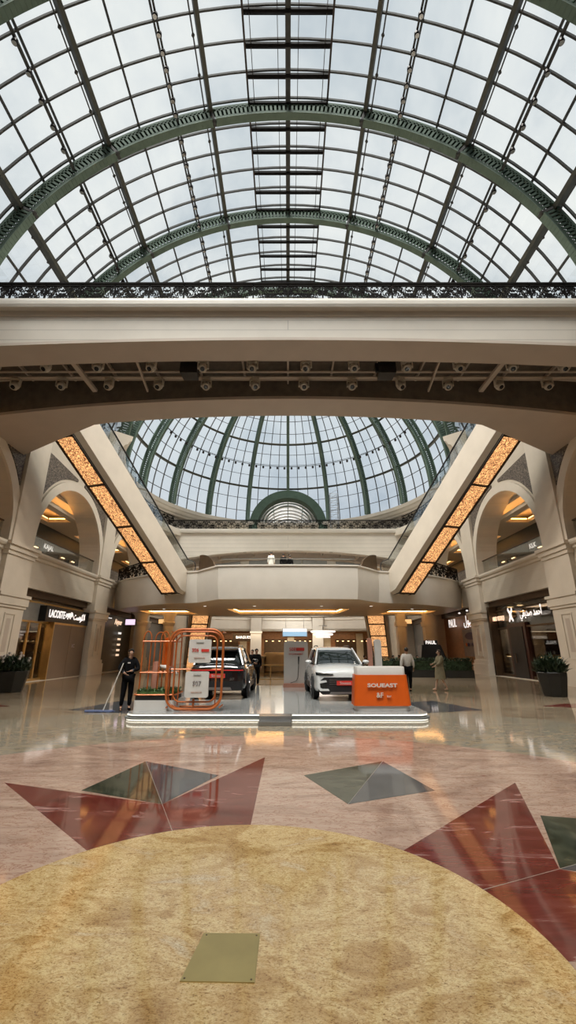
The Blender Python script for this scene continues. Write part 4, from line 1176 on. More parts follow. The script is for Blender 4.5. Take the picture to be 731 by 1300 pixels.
for y in (23.5, 24.8, 28.6, 29.9): sbox(b, s, 15.3, 15.55, y, y + .3, 4.5, 4.55)
sbox(b, s, 18.1, 18.15, 23, 25, 3.7, 3.76); b.build('shop_lamp', M['warmdim'], t)
for y0, y1, nm in ((23.4, 26.7, 'near'), (29.4, 30.7, 'far')):
    cs = thing('display_case', 'lit two-tier watch display case in the right shop window, %s' % ('beside the big planter' if y0 < 25 else 'beyond the dark door'), 'display case', (15.2, (y0 + y1) / 2, 0))
    MB().box(14.95, 15.5, y0, y1, .2, .32).build('base', M['bronze'], cs)
    for z in (.62, 1.32): MB().box(14.95, 15.5, y0, y1, z, z + .05).build('shelf', M['gold'], cs)
    MB().box(14.95, 15.0, y0, y1, 1.36, 1.45).build('edge', M['gold'], cs)
    MB().box(15.45, 15.5, y0, y1, .3, 2.3).build('back_panel', M['dkbrown'], cs)
    MB().box(15.0, 15.1, y0 + .1, y1 - .1, 1.26, 1.3).build('case_lamp', M['warmdim'], cs)
    n = 0
    for z in (.67, 1.37):
        for i in range(4):
            y = y0 + .35 + i * (y1 - y0 - .6) / 3.2
            w_ = MB(); w_.lathe([(.05, 0), (.07, .02), (.03, .05), (.03, .1)], 8, (15.18, y, z)); w_.lathe([(.09, -.02), (.1, 0), (.09, .02)], 12, (15.18, y, z + .18), axis='x')
            n += 1
            tag(w_.build('display_stand', M['pure']), 'white watch stand, %s on the %s shelf of the case %s' % (words[i], 'lower' if z < 1 else 'upper', 'by the planter' if y0 < 25 else 'beyond the door'), 'watch stand', 'watch stands in the right shop')
t = thing('blue_screen', 'small blue advertising screen inside the right watch shop', 'screen', (16, 30, 1.7))
MB().box(15.9, 16.0, 29.6, 30.6, 1.7, 3.0).build('screen_face', M['bluesign'], t); MB().box(16.0, 16.06, 29.55, 30.65, 1.65, 3.05).build('casing', M['black'], t)

# --- further bays
def bayfront(s, i, name, lbl, mt, z1=4.6):
    a, b_ = bays[i]
    t = thing(name, lbl, 'shopfront', (s * 15, (a + b_) / 2, 0))
    b = MB(); sbox(b, s, 14.9, 15.2, a, b_, 0, 4.95); b.build('cladding', mt, t)
    b = MB(); sbox(b, s, 14.7, 15.0, a, b_, 4.5, 4.95); b.build('lintel', M['bronze'], t)
    return t
t = bayfront(-1, 4, 'dark_shopfront', 'dark olive clad shopfront on the left beyond the stone pier under the balcony', M['dkgreen'])
b = MB(); sbox(b, -1, 14.84, 14.9, 33.6, 35.2, .2, 3.4); b.build('window', M['black'], t)
b = MB()
for i in range(12): b.ball((-14.7, 33.6 + .24 * i, 4.2), .05, .05, .05, 6)
b.build('dotted_lettering', M['coolsign'], t)
for z in (3.0, 2.5, 2.05, 1.6, 1.2): sg = MB(); sg.box(-14.75, -14.7, 38.2, 38.8, z, z + .16); sg.build('display_lamp', M['coolsign'] if z > 2.8 else M['warmsign'], t)
text('lettering', 'Aigner', .6, M['warmsign'], t, (-14.6, 37.6, 3.95), '+x', bold=.012)
t = bayfront(1, 4, 'cafe_shopfront', 'dark brown cafe front with white lit name on the right beyond the pier', M['wood'])
text('lettering', 'PAUL', .95, M['coolsign'], t, (14.6, 38.8, 3.9), '-x', bold=.012, sx=.8)
text('arabic_lettering', '\uFEDD\uFEEE\uFE91', 1.0, M['coolsign'], t, (14.6, 35.6, 3.95), '-x', bold=.012)
b = MB(); b.box(14.5, 14.7, 33.4, 36.6, 1.2, 3.3); po = b.build('poster_panel', M['poster'], t)
b = MB(); b.prism([(y, z) for y, z in [(35 + 1.1 * math.cos(R(k)), 2.75 + .28 * math.sin(R(k))) for k in range(0, 360, 15)]], [], lambda y, z, d: (14.48 + d, y, z), 0, .02); b.build('printed_oval', M['purple'], po)
for i, (w0, c) in enumerate((('PAUL', 'coolsign'),)):
    pass
for i in range(4):
    b = MB(); b.lathe([(.12, -.03), (.15, 0), (.12, .03)], 14, (14.46, 35.9 - i * .42, 2.1), axis='x'); b.build('printed_ring', [M['orange'], M['purple'], M['poster'], M['purple']][i], po)
for z, y in ((4.55, 36.2), (4.62, 34.6)):
    b = MB(); b.lathe([(.07, 0), (.1, .08), (.05, .12)], 10, (14.3, y, z)); b.build('spot_lamp', M['coolsign'], t)
ks = thing('cafe_kiosk', 'black cafe kiosk with small lit sign behind the hedge planters on the right', 'kiosk', (10.4, 32.6, 0))
b = MB(); b.prism([(9.6, 1.0), (9.75, 2.05), (11.1, 2.05), (11.5, 1.0)], [], lambda x, z, d: (x, d, z), 32.3, 33.3); b.build('hood', M['black'], ks)
MB().box(9.7, 11.4, 32.4, 33.2, 0, 1.0).build('counter', M['dkbrown'], ks)
text('lettering', 'PAUL', .32, M['coolsign'], ks, (10.4, 32.27, 2.2), '-y', bold=.01)
MB().box(9.9, 10.9, 32.3, 32.4, 2.05, 2.36).build('sign_board', M['black'], ks)
for s in (-1, 1):
    for i in (5,):
        bayfront(s, i, 'plain_shopfront', 'grey shopfront on the %s near the lower escalator' % sd[s], M['grey'])
# ground columns under the balcony
for (x, y, r) in ((-13.0, 38.6, .5), (-10.6, 38.9, .42), (10.2, 39.6, .36), (12.6, 39.3, .42)):
    b = MB()
    b.lathe([(r + .15, 0), (r + .15, .5), (r, .62), (r, 3.7), (r + .1, 3.8), (r + .14, 4.0), (r + .05, 4.1), (r + .05, 4.5), (r + .2, 4.7), (r + .2, 4.8)], 28, (x, y, 0)) if x < 0 else b.box(x - r, x + r, y - r, y + r, .5, 4.8) and b.box(x - r - .12, x + r + .12, y - r - .12, y + r + .12, 0, .5) and b.box(x - r - .1, x + r + .1, y - r - .1, y + r + .1, 3.7, 4.1) and b.box(x - r + .25, x + r - .25, y - r - .03, y - r, .9, 3.4)
    tag(b.build('balcony_column', M['white'], smooth=x < 0), {-13.0: 'thick round cream column under the balcony behind the cleaner', -10.6: 'slimmer round column seen through the orange hoop cage', 10.2: 'square pale column under the balcony, closest to the lower right escalator', 12.6: 'square cream column under the balcony next to the cafe'}[x], 'column')
for nm, x0, x1, y, z0, z1, mm, lb in (('pink_sign', -14.0, -13.2, 37.6, 3.75, 4.2, 'pinksign', 'small pink lit shop sign left of the thick round column'), ('amber_sign', -12.4, -11.3, 41.8, 4.1, 4.5, 'ambersign', 'small amber lit sign right of the thick round column'),
                                       ('amber_lamp_sign', 11.1, 11.9, 42.0, 4.1, 4.5, 'ambersign', 'small amber lit sign between the pale columns on the right')):
    t = thing(nm, lb, 'sign', ((x0 + x1) / 2, y, z0)); MB().box(x0, x1, y, y + .08, z0, z1).build('sign_face', M[mm], t); MB().box(x0 - .05, x1 + .05, y + .08, y + .2, z0 - .05, z1 + .05).build('casing', M['bronze'], t)
    b = MB(); b.tube([((x0 + x1) / 2, y + .12, z1), ((x0 + x1) / 2, y + .12, 4.8)], .03, 6); b.build('hanger', M['bronze'], t)

# cream counter and stools area in the middle distance
t = thing('cream_kiosk', 'cream service kiosk with round emblem standing behind the cars', 'kiosk', (-2.6, 36, 0))
MB().box(-3.4, -1.9, 35.6, 36.4, 0, 1.15).build('counter', M['beigecab'], t); MB().box(-3.5, -1.8, 35.5, 36.5, 1.15, 1.22).build('counter_top', M['pure'], t)
b = MB(); b.lathe([(.3, -.01), (.34, 0), (.3, .01)], 20, (-2.6, 35.58, .65), axis='y'); b.build('round_emblem', M['gold'], t)
b = MB(); b.lathe([(.9, 0), (1.0, .1), (1.0, 1.3), (.85, 1.5)], 24, (-1.0, 36.6, 0)); tag(b.build('drum_counter', M['beigecab'], smooth=True), 'round golden-beige drum counter next to the cream kiosk', 'counter')
fnc = thing('brass_barrier', 'low brass-railed glass barrier between the cars behind the stage', 'barrier', (-.6, 23, 0))
for x in (-2.1, -.9, .0): MB().box(x - .02, x + .02, 23.2, 23.25, 0, .95).build('post', M['gold'], fnc)
MB().box(-2.1, .0, 23.2, 23.25, .93, .98).build('top_rail', M['gold'], fnc); MB().box(-2.1, 0, 23.2, 23.25, .25, .29).build('lower_rail', M['gold'], fnc)
MB().box(-2.08, -.02, 23.215, 23.23, .3, .93).build('glass_panel', M['clear'], fnc)

# ------------------------------------------------------------------ stage
ST = .17
t = thing('display_stage', 'glossy pale display stage with two glowing edge strips carrying two cars', 'stage', (-.3, 16, 0))
def plan(x0, x1, y0, y1, r):
    return arcpts(x1 - r, y0 + r, r, -PI / 2, 0, 5) + [(x1, y1), (x0, y1)] + arcpts(x0 + r, y0 + r, r, PI, 1.5 * PI, 5)
fz = lambda x, y, d: (x, y, d)
MB().prism(plan(-4.15, 3.6, 11.72, 20.6, .35), [], fz, .155, ST).build('stage_top', M['stagewhite'], t)
MB().prism(plan(-4.13, 3.58, 11.74, 20.58, .33), [], fz, .085, .118).build('middle_riser', M['tread'], t)
MB().prism(plan(-4.2, 3.65, 11.66, 20.6, .38), [], fz, .042, .085).build('lower_tread', M['tread'], t)
MB().prism(plan(-4.16, 3.61, 11.7, 20.58, .35), [], fz, 0.006, .016).build('bottom_riser', M['grey'], t)
for x0, x1 in ((-4.14, -.72), (.1, 3.59)):
    for z0, z1, y in ((.122, .150, 11.70), (.014, .037, 11.65)):
        b = MB()
        if x0 < 0:
            p = plan(x0, x0 + 3, y, 20, .34)[6 + 2:]
            p = [(x0, 20.5)] + p[0:] + [(x1, y)]
        else:
            p = [(x0, y)] + plan(x1 - 3, x1, y, 20, .34)[:6] + [(x1, 20.5)]
        b.sweep(p, [(0, z0), (0, z1), (-.02, z1), (-.02, z0)]); b.build('edge_light', M['led'], t)
b = MB(); b.prism([(-.7, 10.95), (.08, 10.95), (.08, 11.75), (-.7, 11.75)], [], fz, .007, .09); b.prism([(-.7, 11.3), (.08, 11.3), (.08, 11.75), (-.7, 11.75)], [], fz, .09, .168)
b.build('entry_step', M['chrome'], t)

# ------------------------------------------------------------------ cars
def cprism(polys, sgn, d0, d1):
    # plate cut into narrow strips so that it follows the curved nose or tail
    b = MB()
    for poly in polys:
        q = MB(); q.prism(poly, [], lambda x, z, d: (x, d, z), 0, 1)
        bm = bmesh.new(); vs = [bm.verts.new(v) for v in q.v]
        for f in q.f: bm.faces.new([vs[i] for i in f])
        x = -1.0
        while x < 1.0:
            bmesh.ops.bisect_plane(bm, geom=bm.verts[:] + bm.edges[:] + bm.faces[:], plane_co=(x, 0, 0), plane_no=(1, 0, 0)); x += .08
        bm.verts.index_update()
        out = []
        for v in bm.verts:
            a = abs(v.co.x); dd = .16 * max(0, (a - .69) / .21) ** 2.6
            out.append((v.co.x, sgn * ((d0 if v.co.y < .5 else d1) - dd), v.co.z))
        b.add(out, [[v.index for v in f.verts] for f in bm.faces]); bm.free()
    return b
def car(name, label, paint, plate, front=True):
    t = thing(name, label, 'car', (0, 0, 0))
    st = [(-2.28, .70, .55, .88), (-2.25, .84, .40, 1.0), (-2.1, .92, .30, 1.08), (-1.5, .95, .24, 1.12), (0, .955, .22, 1.10), (.85, .955, .22, 1.08), (1.4, .95, .23, 1.04), (1.85, .94, .25, .98), (2.12, .90, .28, .93), (2.24, .83, .33, .88), (2.28, .70, .42, .80)]
    cs = [(0, 0), (.86, 0), (.96, .05), (1.0, .2), (.985, .45), (1.0, .68), (.975, .82), (.90, .92), (.70, .98), (.35, 1.01), (0, 1.02)]
    full = [(x, z) for x, z in cs] + [(-x, z) for x, z in cs[-2:0:-1]]
    # Catmull-Rom stations
    S = []
    for i in range(len(st) - 1):
        p0, p1, p2, p3 = st[max(0, i - 1)], st[i], st[i + 1], st[min(len(st) - 1, i + 2)]
        for k in range(4):
            u = k / 4
            S.append(tuple(.5 * ((2 * b_) + (-a + c) * u + (2 * a - 5 * b_ + 4 * c - d) * u * u + (-a + 3 * b_ - 3 * c + d) * u ** 3) for a, b_, c, d in zip(p0, p1, p2, p3)))
    S.append(st[-1]); b = MB(); vs = []; K = len(full); fs = []
    for y, w, zb_, zt in S:
        for x, z in full: vs.append((x * w, y, zb_ + z * (zt - zb_)))
    for i in range(len(S) - 1):
        for k in range(K): fs.append((i * K + k, i * K + (k + 1) % K, (i + 1) * K + (k + 1) % K, (i + 1) * K + k))
    fs += [tuple(range(K))[::-1], tuple((len(S) - 1) * K + k for k in range(K))]
    b.add(vs, fs); b.build('body', M[paint], t, smooth=50)
    # cabin
    rings = [(1.02, -2.08, 1.0, .87), (1.12, -2.06, .88, .85), (1.28, -1.98, .62, .79), (1.44, -1.86, .36, .73), (1.53, -1.78, .18, .69), (1.58, -1.72, .05, .66), (1.625, -1.5, -.25, .56), (1.64, -1.2, -.6, .3)]
    def ringpts(z, y0, y1, w, n=36, e=.28):
        cy, hy = (y0 + y1) / 2, (y1 - y0) / 2; out = []
        for k in range(n):
            a = 2 * PI * k / n; c, s_ = math.cos(a), math.sin(a)
            out.append((w * math.copysign(abs(c) ** e, c), cy + hy * math.copysign(abs(s_) ** e, s_), z))
        return out
    def loft(rs, name, mt, inner=0):
        b = MB(); vs = []; fs = []; n = 36
        for z, y0, y1, w in rs: vs += ringpts(z, y0, y1, w)
        for i in range(len(rs) - 1):
            for k in range(n): fs.append((i * n + k, i * n + (k + 1) % n, (i + 1) * n + (k + 1) % n, (i + 1) * n + k))
        fs += [tuple(range(n))[::-1], tuple((len(rs) - 1) * n + k for k in range(n))]
        b.add(vs, fs); return b.build(name, mt, t, smooth=50)
    loft(rings[:5], 'windows', M['carglass']); loft(rings[4:], 'roof', M[paint])
    for s in (-1, 1):
        for (za, ya, xa_), (zc, yc, xc) in (((1.04, .99, .80), (1.56, .14, .64)), ((1.04, -2.02, .82), (1.56, -1.76, .65)), ((1.05, -.35, .865), (1.55, -.4, .69))):
            b = MB(); b.bar((s * xa_, ya, za), (s * xc, yc, zc), .09, .05, (1, 0, 0)); b.build('window_pillar', M[paint] if ya > -.3 or ya < -1 else M['black'], t)
        b = MB(); b.tube([(s * .60, -1.5, 1.64), (s * .60, -1.4, 1.68), (s * .60, -.3, 1.68), (s * .60, -.2, 1.63)], .018, 6); b.build('roof_rail', M['black'] if paint != 'carblack' else M['chrome'], t)
        # mirror
        b = MB(); b.ball((s * 1.02, .72, 1.13), .12, .08, .065, 12); mr = b.build('door_mirror', M[paint], t, smooth=True)
        b = MB(); b.bar((s * .86, .72, 1.06), (s * .98, .72, 1.10), .06, .05); b.build('mirror_arm', M['black'], mr)
        b = MB(); b.bar((s * .957, -1.6, .36), (s * .957, 1.6, .36), .03, .16); b.build('sill_cladding', M['black'], t)
        for dy in (-.55, .35): 
            b = MB(); b.bar((s * .96, dy, .95), (s * .96, dy + .18, .95), .02, .03); b.build('door_handle', M['chrome'], t)
    for yw in (-1.4, 1.38):
        for s in (-1, 1):
            b = MB()
            b.lathe([(.41, -.02), (.42, .0), (.41, .02)], 28, (s * .945, yw, .36), axis='x'); b.build('wheel_arch', M['black'], t)
            w = MB(); w.lathe([(.22, -.12), (.33, -.12), (.36, -.08), (.36, .08), (.33, .12), (.22, .12)], 28, (s * .87, yw, .36), axis='x')
            wo = w.build('tyre', M['tyre'], t, smooth=True)
            w = MB(); w.lathe([(.24, -.02), (.24, .02)], 24, (s * .965, yw, .36), axis='x')
            for k in range(5):
                a = 2 * PI * k / 5; w.bar((s * .99, yw, .36), (s * .985, yw + .23 * math.cos(a), .36 + .23 * math.sin(a)), .03, .07, (s, 0, 0))
            w.lathe([(.06, -.03), (.06, .03)], 12, (s * .985, yw, .36), axis='x'); w.build('wheel_rim', M['alloy'], wo)
    F = 2.28
    def fb_(name, x0, x1, y0, y1, z0, z1, mt, p=None): b = MB(); b.box(x0, x1, y0, y1, z0, z1); return b.build(name, mt, p or t)
    # --- nose
    gr = cprism([[(-.84, .30), (-.80, .60), (-.66, .70), (.66, .70), (.80, .60), (.84, .30), (.72, .20), (-.72, .20)]], 1, F - .1, F + .02).build('front_grille', M['black'], t)
    for z in (.50, .56, .62): cprism([[(-.5, z), (.5, z), (.5, z + .01), (-.5, z + .01)]], 1, F - .05, F + .03).build('grille_bar', M['chrome'] if paint != 'carblack' else M['black'], gr)
    for s in (-1, 1):
        hl = cprism([[(s * .40, .765), (s * .90, .76), (s * .91, .85), (s * .64, .83), (s * .36, .80)]], 1, F - .1, F + .022).build('headlight', M['carglass'], t)
        cprism([[(s * .44, .79), (s * .86, .805), (s * .86, .82), (s * .44, .80)]], 1, F - .1, F + .03).build('daytime_lamp', M['chrome'], hl)
        C_ = [(.50, .31), (.80, .31), (.88, .42), (.88, .60), (.60, .62), (.58, .565), (.80, .53), (.79, .40), (.72, .37), (.54, .37)]
        cprism([[(s * x, z) for x, z in C_]], 1, F - .1, F + .045).build('lamp_surround', M[paint], t)
        cprism([[(s * x, z) for x, z in [(.58, .40), (.76, .40), (.79, .50), (.6, .53)]]], 1, F - .1, F + .03).build('fog_lamp', M['carglass'], t)
    cprism([[(-.5, .225), (.5, .225), (.46, .275), (-.46, .275)]], 1, F - .1, F + .035).build('skid_plate', M['chrome'], t)
    if front:
        pl_ = fb_('number_plate', -.27, .27, F + .02, F + .05, .47, .60, M['red'])
        text('plate_lettering', plate, .11, M['pure'], pl_, (0, F + .055, .535), PI, depth=.006)
    # --- tail
    cprism([[(-.84, .28), (-.86, .56), (.86, .56), (.84, .28)]], -1, F - .1, F + .03).build('rear_bumper', M['black'], t)
    cprism([[(-.5, .30), (.5, .30), (.46, .38), (-.46, .38)]], -1, F - .1, F + .04).build('rear_skid_plate', M['chrome'], t)
    tl = cprism([[(-.90, .80), (-.88, .95), (-.5, .93), (.5, .93), (.88, .95), (.90, .80), (.5, .865), (-.5, .865)]], -1, F - .1, F + .02).build('tail_lamp_bar', M['carglass'], t)
    cprism([[(-.86, .885), (.86, .885), (.86, .905), (-.86, .905)]], -1, F - .1, F + .028).build('tail_lamp', M['redlamp'], tl)
    if not front:
        pl_ = fb_('number_plate', -.27, .27, -F - .04, -F - .01, .66, .79, M['red'])
        text('plate_lettering', plate, .11, M['pure'], pl_, (0, -F - .045, .725), 0, depth=.006)
        text('badge_lettering', 'S07', .10, M['chrome'], t, (.5, -F - .02, .62), 0, depth=.01)
    b = MB(); b.prism([(-.62, -1.75), (.62, -1.75), (.58, -2.12), (-.58, -2.12)], [], lambda x, y, d: (x, y, d + (y + 1.75) * .1), 1.53, 1.57); b.build('roof_spoiler', M[paint], t)
    b = MB(); b.bar((-.05, -1.99, 1.16), (.35, -1.99, 1.2), .02, .02); b.build('rear_wiper', M['black'], t)
    return t
wc = car('white_suv', 'white sport utility car facing the viewer on the stage behind the orange counter', 'carwhite', 'Soueast')
place(wc, (1.72, 16.62, ST), PI + R(2))
kc = car('black_suv', 'black sport utility car seen from the rear behind the white sign boards', 'carblack', 'Soueast', front=False)
place(kc, (-2.32, 17.05, ST), R(0))

# ------------------------------------------------------------------ orange counter
t = thing('reception_counter', 'orange reception counter with white top band and white lettering at the stage edge', 'counter', (2.5, 12.4, ST))
def rr(w, d, r): return [(2.5 + x, 12.45 + y) for x, y in rrect(w, d, r, 6)]
def loftz(levels, name, mt):
    b = MB(); vs = []; fs = []
    for (w, d, r, z) in levels: vs += [(x, y, z) for x, y in rr(w, d, r)]
    n = len(rr(1, 1, .1))
    for i in range(len(levels) - 1):
        for k in range(n): fs.append((i * n + k, i * n + (k + 1) % n, (i + 1) * n + (k + 1) % n, (i + 1) * n + k))
    fs += [tuple(range(n))[::-1], tuple((len(levels) - 1) * n + k for k in range(n))]
    return b.add(vs, fs).build(name, mt, t, smooth=True)
loftz([(1.40, .58, .14, ST), (1.42, .6, .15, ST + .03), (1.42, .6, .15, ST + .13)], 'base', M['pure'])
loftz([(1.52, .68, .13, ST + .13), (1.40, .60, .11, 1.06)], 'orange_body', M['orange'])
loftz([(1.33, .56, .12, 1.06), (1.33, .56, .12, 1.25), (1.31, .54, .11, 1.265)], 'top_band', M['pure'])
text('name_lettering', 'SOUEAST', .125, M['pure'], t, (2.5, 12.085, .80), 0, bold=.004, sx=1.5)
text('slogan_lettering', '&F', .17, M['pure'], t, (2.42, 12.08, .56), 0, bold=.002)
text('slogan_lettering', 'icar', .08, M['pure'], t, (2.66, 12.08, .54), 0)
# standing totems and charging display
def slab(name, lbl, cat, x, y, w, d, h, mt, z=ST):
    t = thing(name, lbl, cat, (x, y, z))
    b = MB(); b.prism([(x + a, z + .06 + c + h / 2) for a, c in rrect(w, h, min(.12, w / 3), 5)], [], lambda a, c, q: (a, q, c), y - d / 2, y + d / 2); b.build('panel', mt, t)
    MB().box(x - w / 2 - .03, x + w / 2 + .03, y - d / 2 - .08, y + d / 2 + .08, z, z + .07).build('base', M['rose'], t)
    return t
t = slab('charging_display', 'tall white display board with a black charging cable between the two cars', 'display board', .35, 19.9, 1.06, .28, 1.84, M['pure'])
text('lettering', 'S08', .2, M['red'], t, (.2, 19.74, 1.72), 0); b = MB(); b.box(.36, .72, 19.73, 19.75, 1.66, 1.79); b.build('red_badge', M['red'], t)
text('small_lettering', 'DM SUPER HYBRID', .075, M['red'], t, (.35, 19.74, 1.52), 0)
b = MB(); b.tube([(.47, 19.72, 1.42), (.46, 19.70, 1.1)], [.035, .02], 8)
b.tube([(.46, 19.70, 1.1), (.45, 19.71, .8), (.43, 19.71, .55), (.36, 19.71, .42), (.22, 19.71, .37), (.1, 19.73, .33)], .012, 6); b.build('charging_cable', M['black'], t)
MB().box(-.2, .9, 19.55, 19.7, ST, .33).build('rose_plinth', M['rose'], t)
slab('white_post', 'slim white rounded post standing behind the orange counter', 'post', 3.42, 17.0, .26, .16, 1.85, M['pure'])
slab('rose_post', 'slim rose-coloured post just left of the slim white post behind the counter', 'post', 3.14, 17.1, .17, .14, 1.9, M['rose'])

# ------------------------------------------------------------------ orange hoop frames and signs
def hoop(b, cx, y, z0, w, h, r, tr, slant=0):
    b.tube([(cx + p[0] , y, z0 + h / 2 + p[1]) for p in rrect(w, h, r, 7)], tr, 8, closed=True)
t = thing('hoop_sign_stand', 'big orange rounded double-hoop stand holding two white sign boards at the stage front', 'sign stand', (-2.5, 12.2, ST))
for k, (dy, ww, hh, tr) in enumerate(((0, 1.46, 2.02, .031), (.12, 1.40, 1.96, .022), (.55, 1.46, 2.02, .026))):
    b = MB(); hoop(b, -2.5 - (.07 if k == 2 else 0), 12.15 + dy, ST + .05, ww, hh, .34, tr); b.build('hoop', M['orangetube'], t)
b = MB(); hoop(b, -2.5, 12.2, ST + .22, 1.12, 1.68, .2, .022); b.build('inner_hoop', M['orangetube'], t)
for x in (-3.1, -2.95, -1.95):
    b = MB(); b.tube([(x, 12.3, ST + .12), (x, 12.3, ST + 1.98)], .016, 6); b.build('rod', M['orangetube'], t)
for z in (ST + .09, ST + 1.08, ST + 2.0):
    for x in (-3.2, -1.8):
        b = MB(); b.tube([(x, 12.15, z), (x, 12.7, z)], .022, 6); b.build('tie_rod', M['orangetube'], t)
b = MB(); b.tube([(-2.5, 12.16, ST + .08), (-2.5, 12.16, ST + .3)], .03, 8); b.tube([(-3.2, 12.2, ST + 1.03), (-1.8, 12.2, ST + 1.03)], .018, 6); b.build('crossbar', M['orangetube'], t)
for nm, zc, w_, h_, tl in (('upper', 1.67, .60, .60, 'S06'), ('lower', .83, .62, .64, 'S07')):
    q = thing('sign_board', 'white square %s sign board with small lettering on the orange hoop stand' % nm, 'sign', (-2.42, 12.1, zc - h_ / 2))
    x = -2.38 if nm == 'upper' else -2.41
    b = MB(); b.prism([(x + a, zc + c) for a, c in rrect(w_, h_, .05, 4)], [], lambda a, c, d: (a, d, c), 12.03, 12.10); b.build('board', M['pure'], q)
    text('model_lettering', tl, .16 if nm == 'lower' else .13, M['poster'] if nm == 'lower' else M['red'], q, (x - (0 if nm == 'lower' else .12), 12.02, zc + .02), 0, depth=.01)
    if nm == 'upper': b = MB(); b.box(x + .04, x + .25, 12.015, 12.03, zc - .02, zc + .05); b.build('red_badge', M['red'], q)
    text('heading_lettering', 'SOUEAST', .05, M['grey'], q, (x, 12.02, zc + h_ * .36), 0, depth=.01)
    text('footer_lettering', 'EASE YOUR LIFE', .04, M['rose'], q, (x, 12.02, zc - h_ * .3), 0, depth=.01)
    b = MB(); b.bar((x, 12.1, zc), (x, 12.16, zc), .06, .06); b.build('bracket', M['orangetube'], q)
t = thing('hoop_cage', 'open cage of slim orange arched hoops around the green hedge box', 'frame', (-3.6, 12.9, ST))
for x, y in ((-3.98, 12.55), (-3.78, 13.1), (-3.5, 12.6), (-3.28, 13.1)):
    b = MB(); n = 10; w_ = .17 if y < 13 else .2
    pts = [(x - w_ + .06, y, ST + .2), (x - w_ + .06, y, 2.0)] + [(x - (w_ - .06) * math.cos(PI * i / n), y, 2.0 + .2 * math.sin(PI * i / n)) for i in range(1, n)] + [(x + w_ - .06, y, 2.0), (x + w_ - .06, y, ST + .2)]
    b.tube(pts, .02, 7); b.build('arched_hoop', M['orangetube'], t)
for z in (1.93, 1.1, ST + .3):
    for y in (12.5, 13.15):
        b = MB(); b.tube([(-4.1, y, z), (-3.15, y, z)], .02, 6); b.build('cross_rail', M['orangetube'], t)
    for x in (-4.1, -3.15):
        b = MB(); b.tube([(x, 12.5, z), (x, 13.15, z)], .018, 6); b.build('cross_rail', M['orangetube'], t)
b = MB(); b.prism([(-3.72, 1.2), (-3.42, 1.2), (-3.42, 1.95), (-3.5, 2.05), (-3.65, 2.05), (-3.72, 1.9)], [], lambda x, z, d: (x, d, z), 13.25, 13.35); b.build('orange_panel', M['orange'], t)
t = thing('rose_charging_post', 'rose-copper post with curved white arm standing inside the hoop cage', 'post', (-3.7, 12.8, ST + .3))
b = MB(); b.prism([(x_ - 3.74, z_ + .93) for x_, z_ in rrect(.13, .92, .06, 5)], [], lambda a, c, d: (a, d, c), 12.7, 12.8); b.build('post', M['rose'], t)
b = MB(); b.tube([(-3.66, 12.72, 1.27), (-3.45, 12.68, 1.24), (-3.25, 12.66, 1.16), (-3.12, 12.66, 1.05)], [.03, .06, .075, .04], 10); b.build('curved_arm', M['pure'], t, smooth=True)
t = thing('hedge_box', 'copper-rimmed box of low green hedge on a white plinth at the left stage corner', 'planter', (-3.6, 12.8, ST))
b = MB(); b.prism([(x - 3.55, y + 12.75) for x, y in rrect(1.15, 1.0, .12, 4)], [], fz, ST, .42); b.build('plinth', M['pure'], t)
b = MB(); b.prism([(x - 3.58, y + 12.75) for x, y in rrect(1.06, .92, .08, 4)], [], fz, .42, .54); b.build('planter_box', M['black'], t)
b = MB(); b.tube([(x - 3.58, y + 12.75, .555) for x, y in rrect(1.1, .96, .08, 4)], .022, 6, closed=True); b.build('copper_rim', M['orangetube'], t)

def leaves(b, n, fn, ln, wd, rnd, up=.6):
    for i in range(n):
        p = Vector(fn(rnd)); a = rnd.uniform(0, 2 * PI); e = rnd.uniform(.1, 1.2) * up + .15
        d = Vector((math.cos(a) * math.cos(e), math.sin(a) * math.cos(e), math.sin(e))); L = ln * rnd.uniform(.6, 1.3)
        r = d.cross(Vector((0, 0, 1))).normalized() * wd * rnd.uniform(.7, 1.2); u = r.cross(d).normalized() * wd * .3
        b.add([p, p + d * L * .45 + r + u, p + d * L, p + d * L * .45 - r + u, p + d * L * .5 - u * .6], [(0, 1, 4), (1, 2, 4), (2, 3, 4), (3, 0, 4)])
rnd = random.Random(5)
b = MB(); b.prism([(x - 3.58, y + 12.75) for x, y in rrect(1.0, .86, .08, 4)], [], fz, .54, .62); leaves(b, 1500, lambda r: (-3.58 + r.uniform(-.5, .5), 12.75 + r.uniform(-.43, .43), .56 + r.uniform(0, .1)), .09, .016, rnd)
b.build('foliage', M['leaf'], t, recalc=False)

def pot_plant(x, y, r, h, lbl, bloom=False, seed=1):
    t = thing('potted_plant', lbl, 'potted plant', (x, y, 0)); rn = random.Random(seed)
    b = MB(); b.lathe([(r * .78, 0), (r * .8, .03), (r, h * .8), (r * 1.02, h * .97), (r * .98, h), (r * .9, h), (r * .88, h - .08)], 8, (x, y, 0)); b.build('planter', M['pot'], t)
    MB().lathe([(r * .88, h - .1), (r * .87, h - .07)], 16, (x, y, 0)).build('soil', M['soil'], t)
    b = MB()
    def f(q):
        a = q.uniform(0, 2 * PI); rr_ = r * .95 * math.sqrt(q.random()); return (x + rr_ * math.cos(a), y + rr_ * math.sin(a), h - .05 + q.uniform(0, .55) * (1 - .5 * (rr_ / r) ** 2))
    leaves(b, 1300, f, .28, .03, rn, .9); b.build('foliage', M['leafdk'], t, recalc=False)
    if bloom:
        b = MB()
        for i in range(26):
            p = f(rn); b.ball((p[0], p[1], p[2] + .3), .07, .07, .06, 6)
        b.build('blossom', M['bloom'], t)
    return t
pot_plant(-11.9, 19.4, .72, .85, 'big black planter of dark leaves and pale blossoms before the left fashion shop', True, 2)
pot_plant(10.3, 17.7, .53, .88, 'big black planter of upright green leaves before the right watch shop', False, 3)
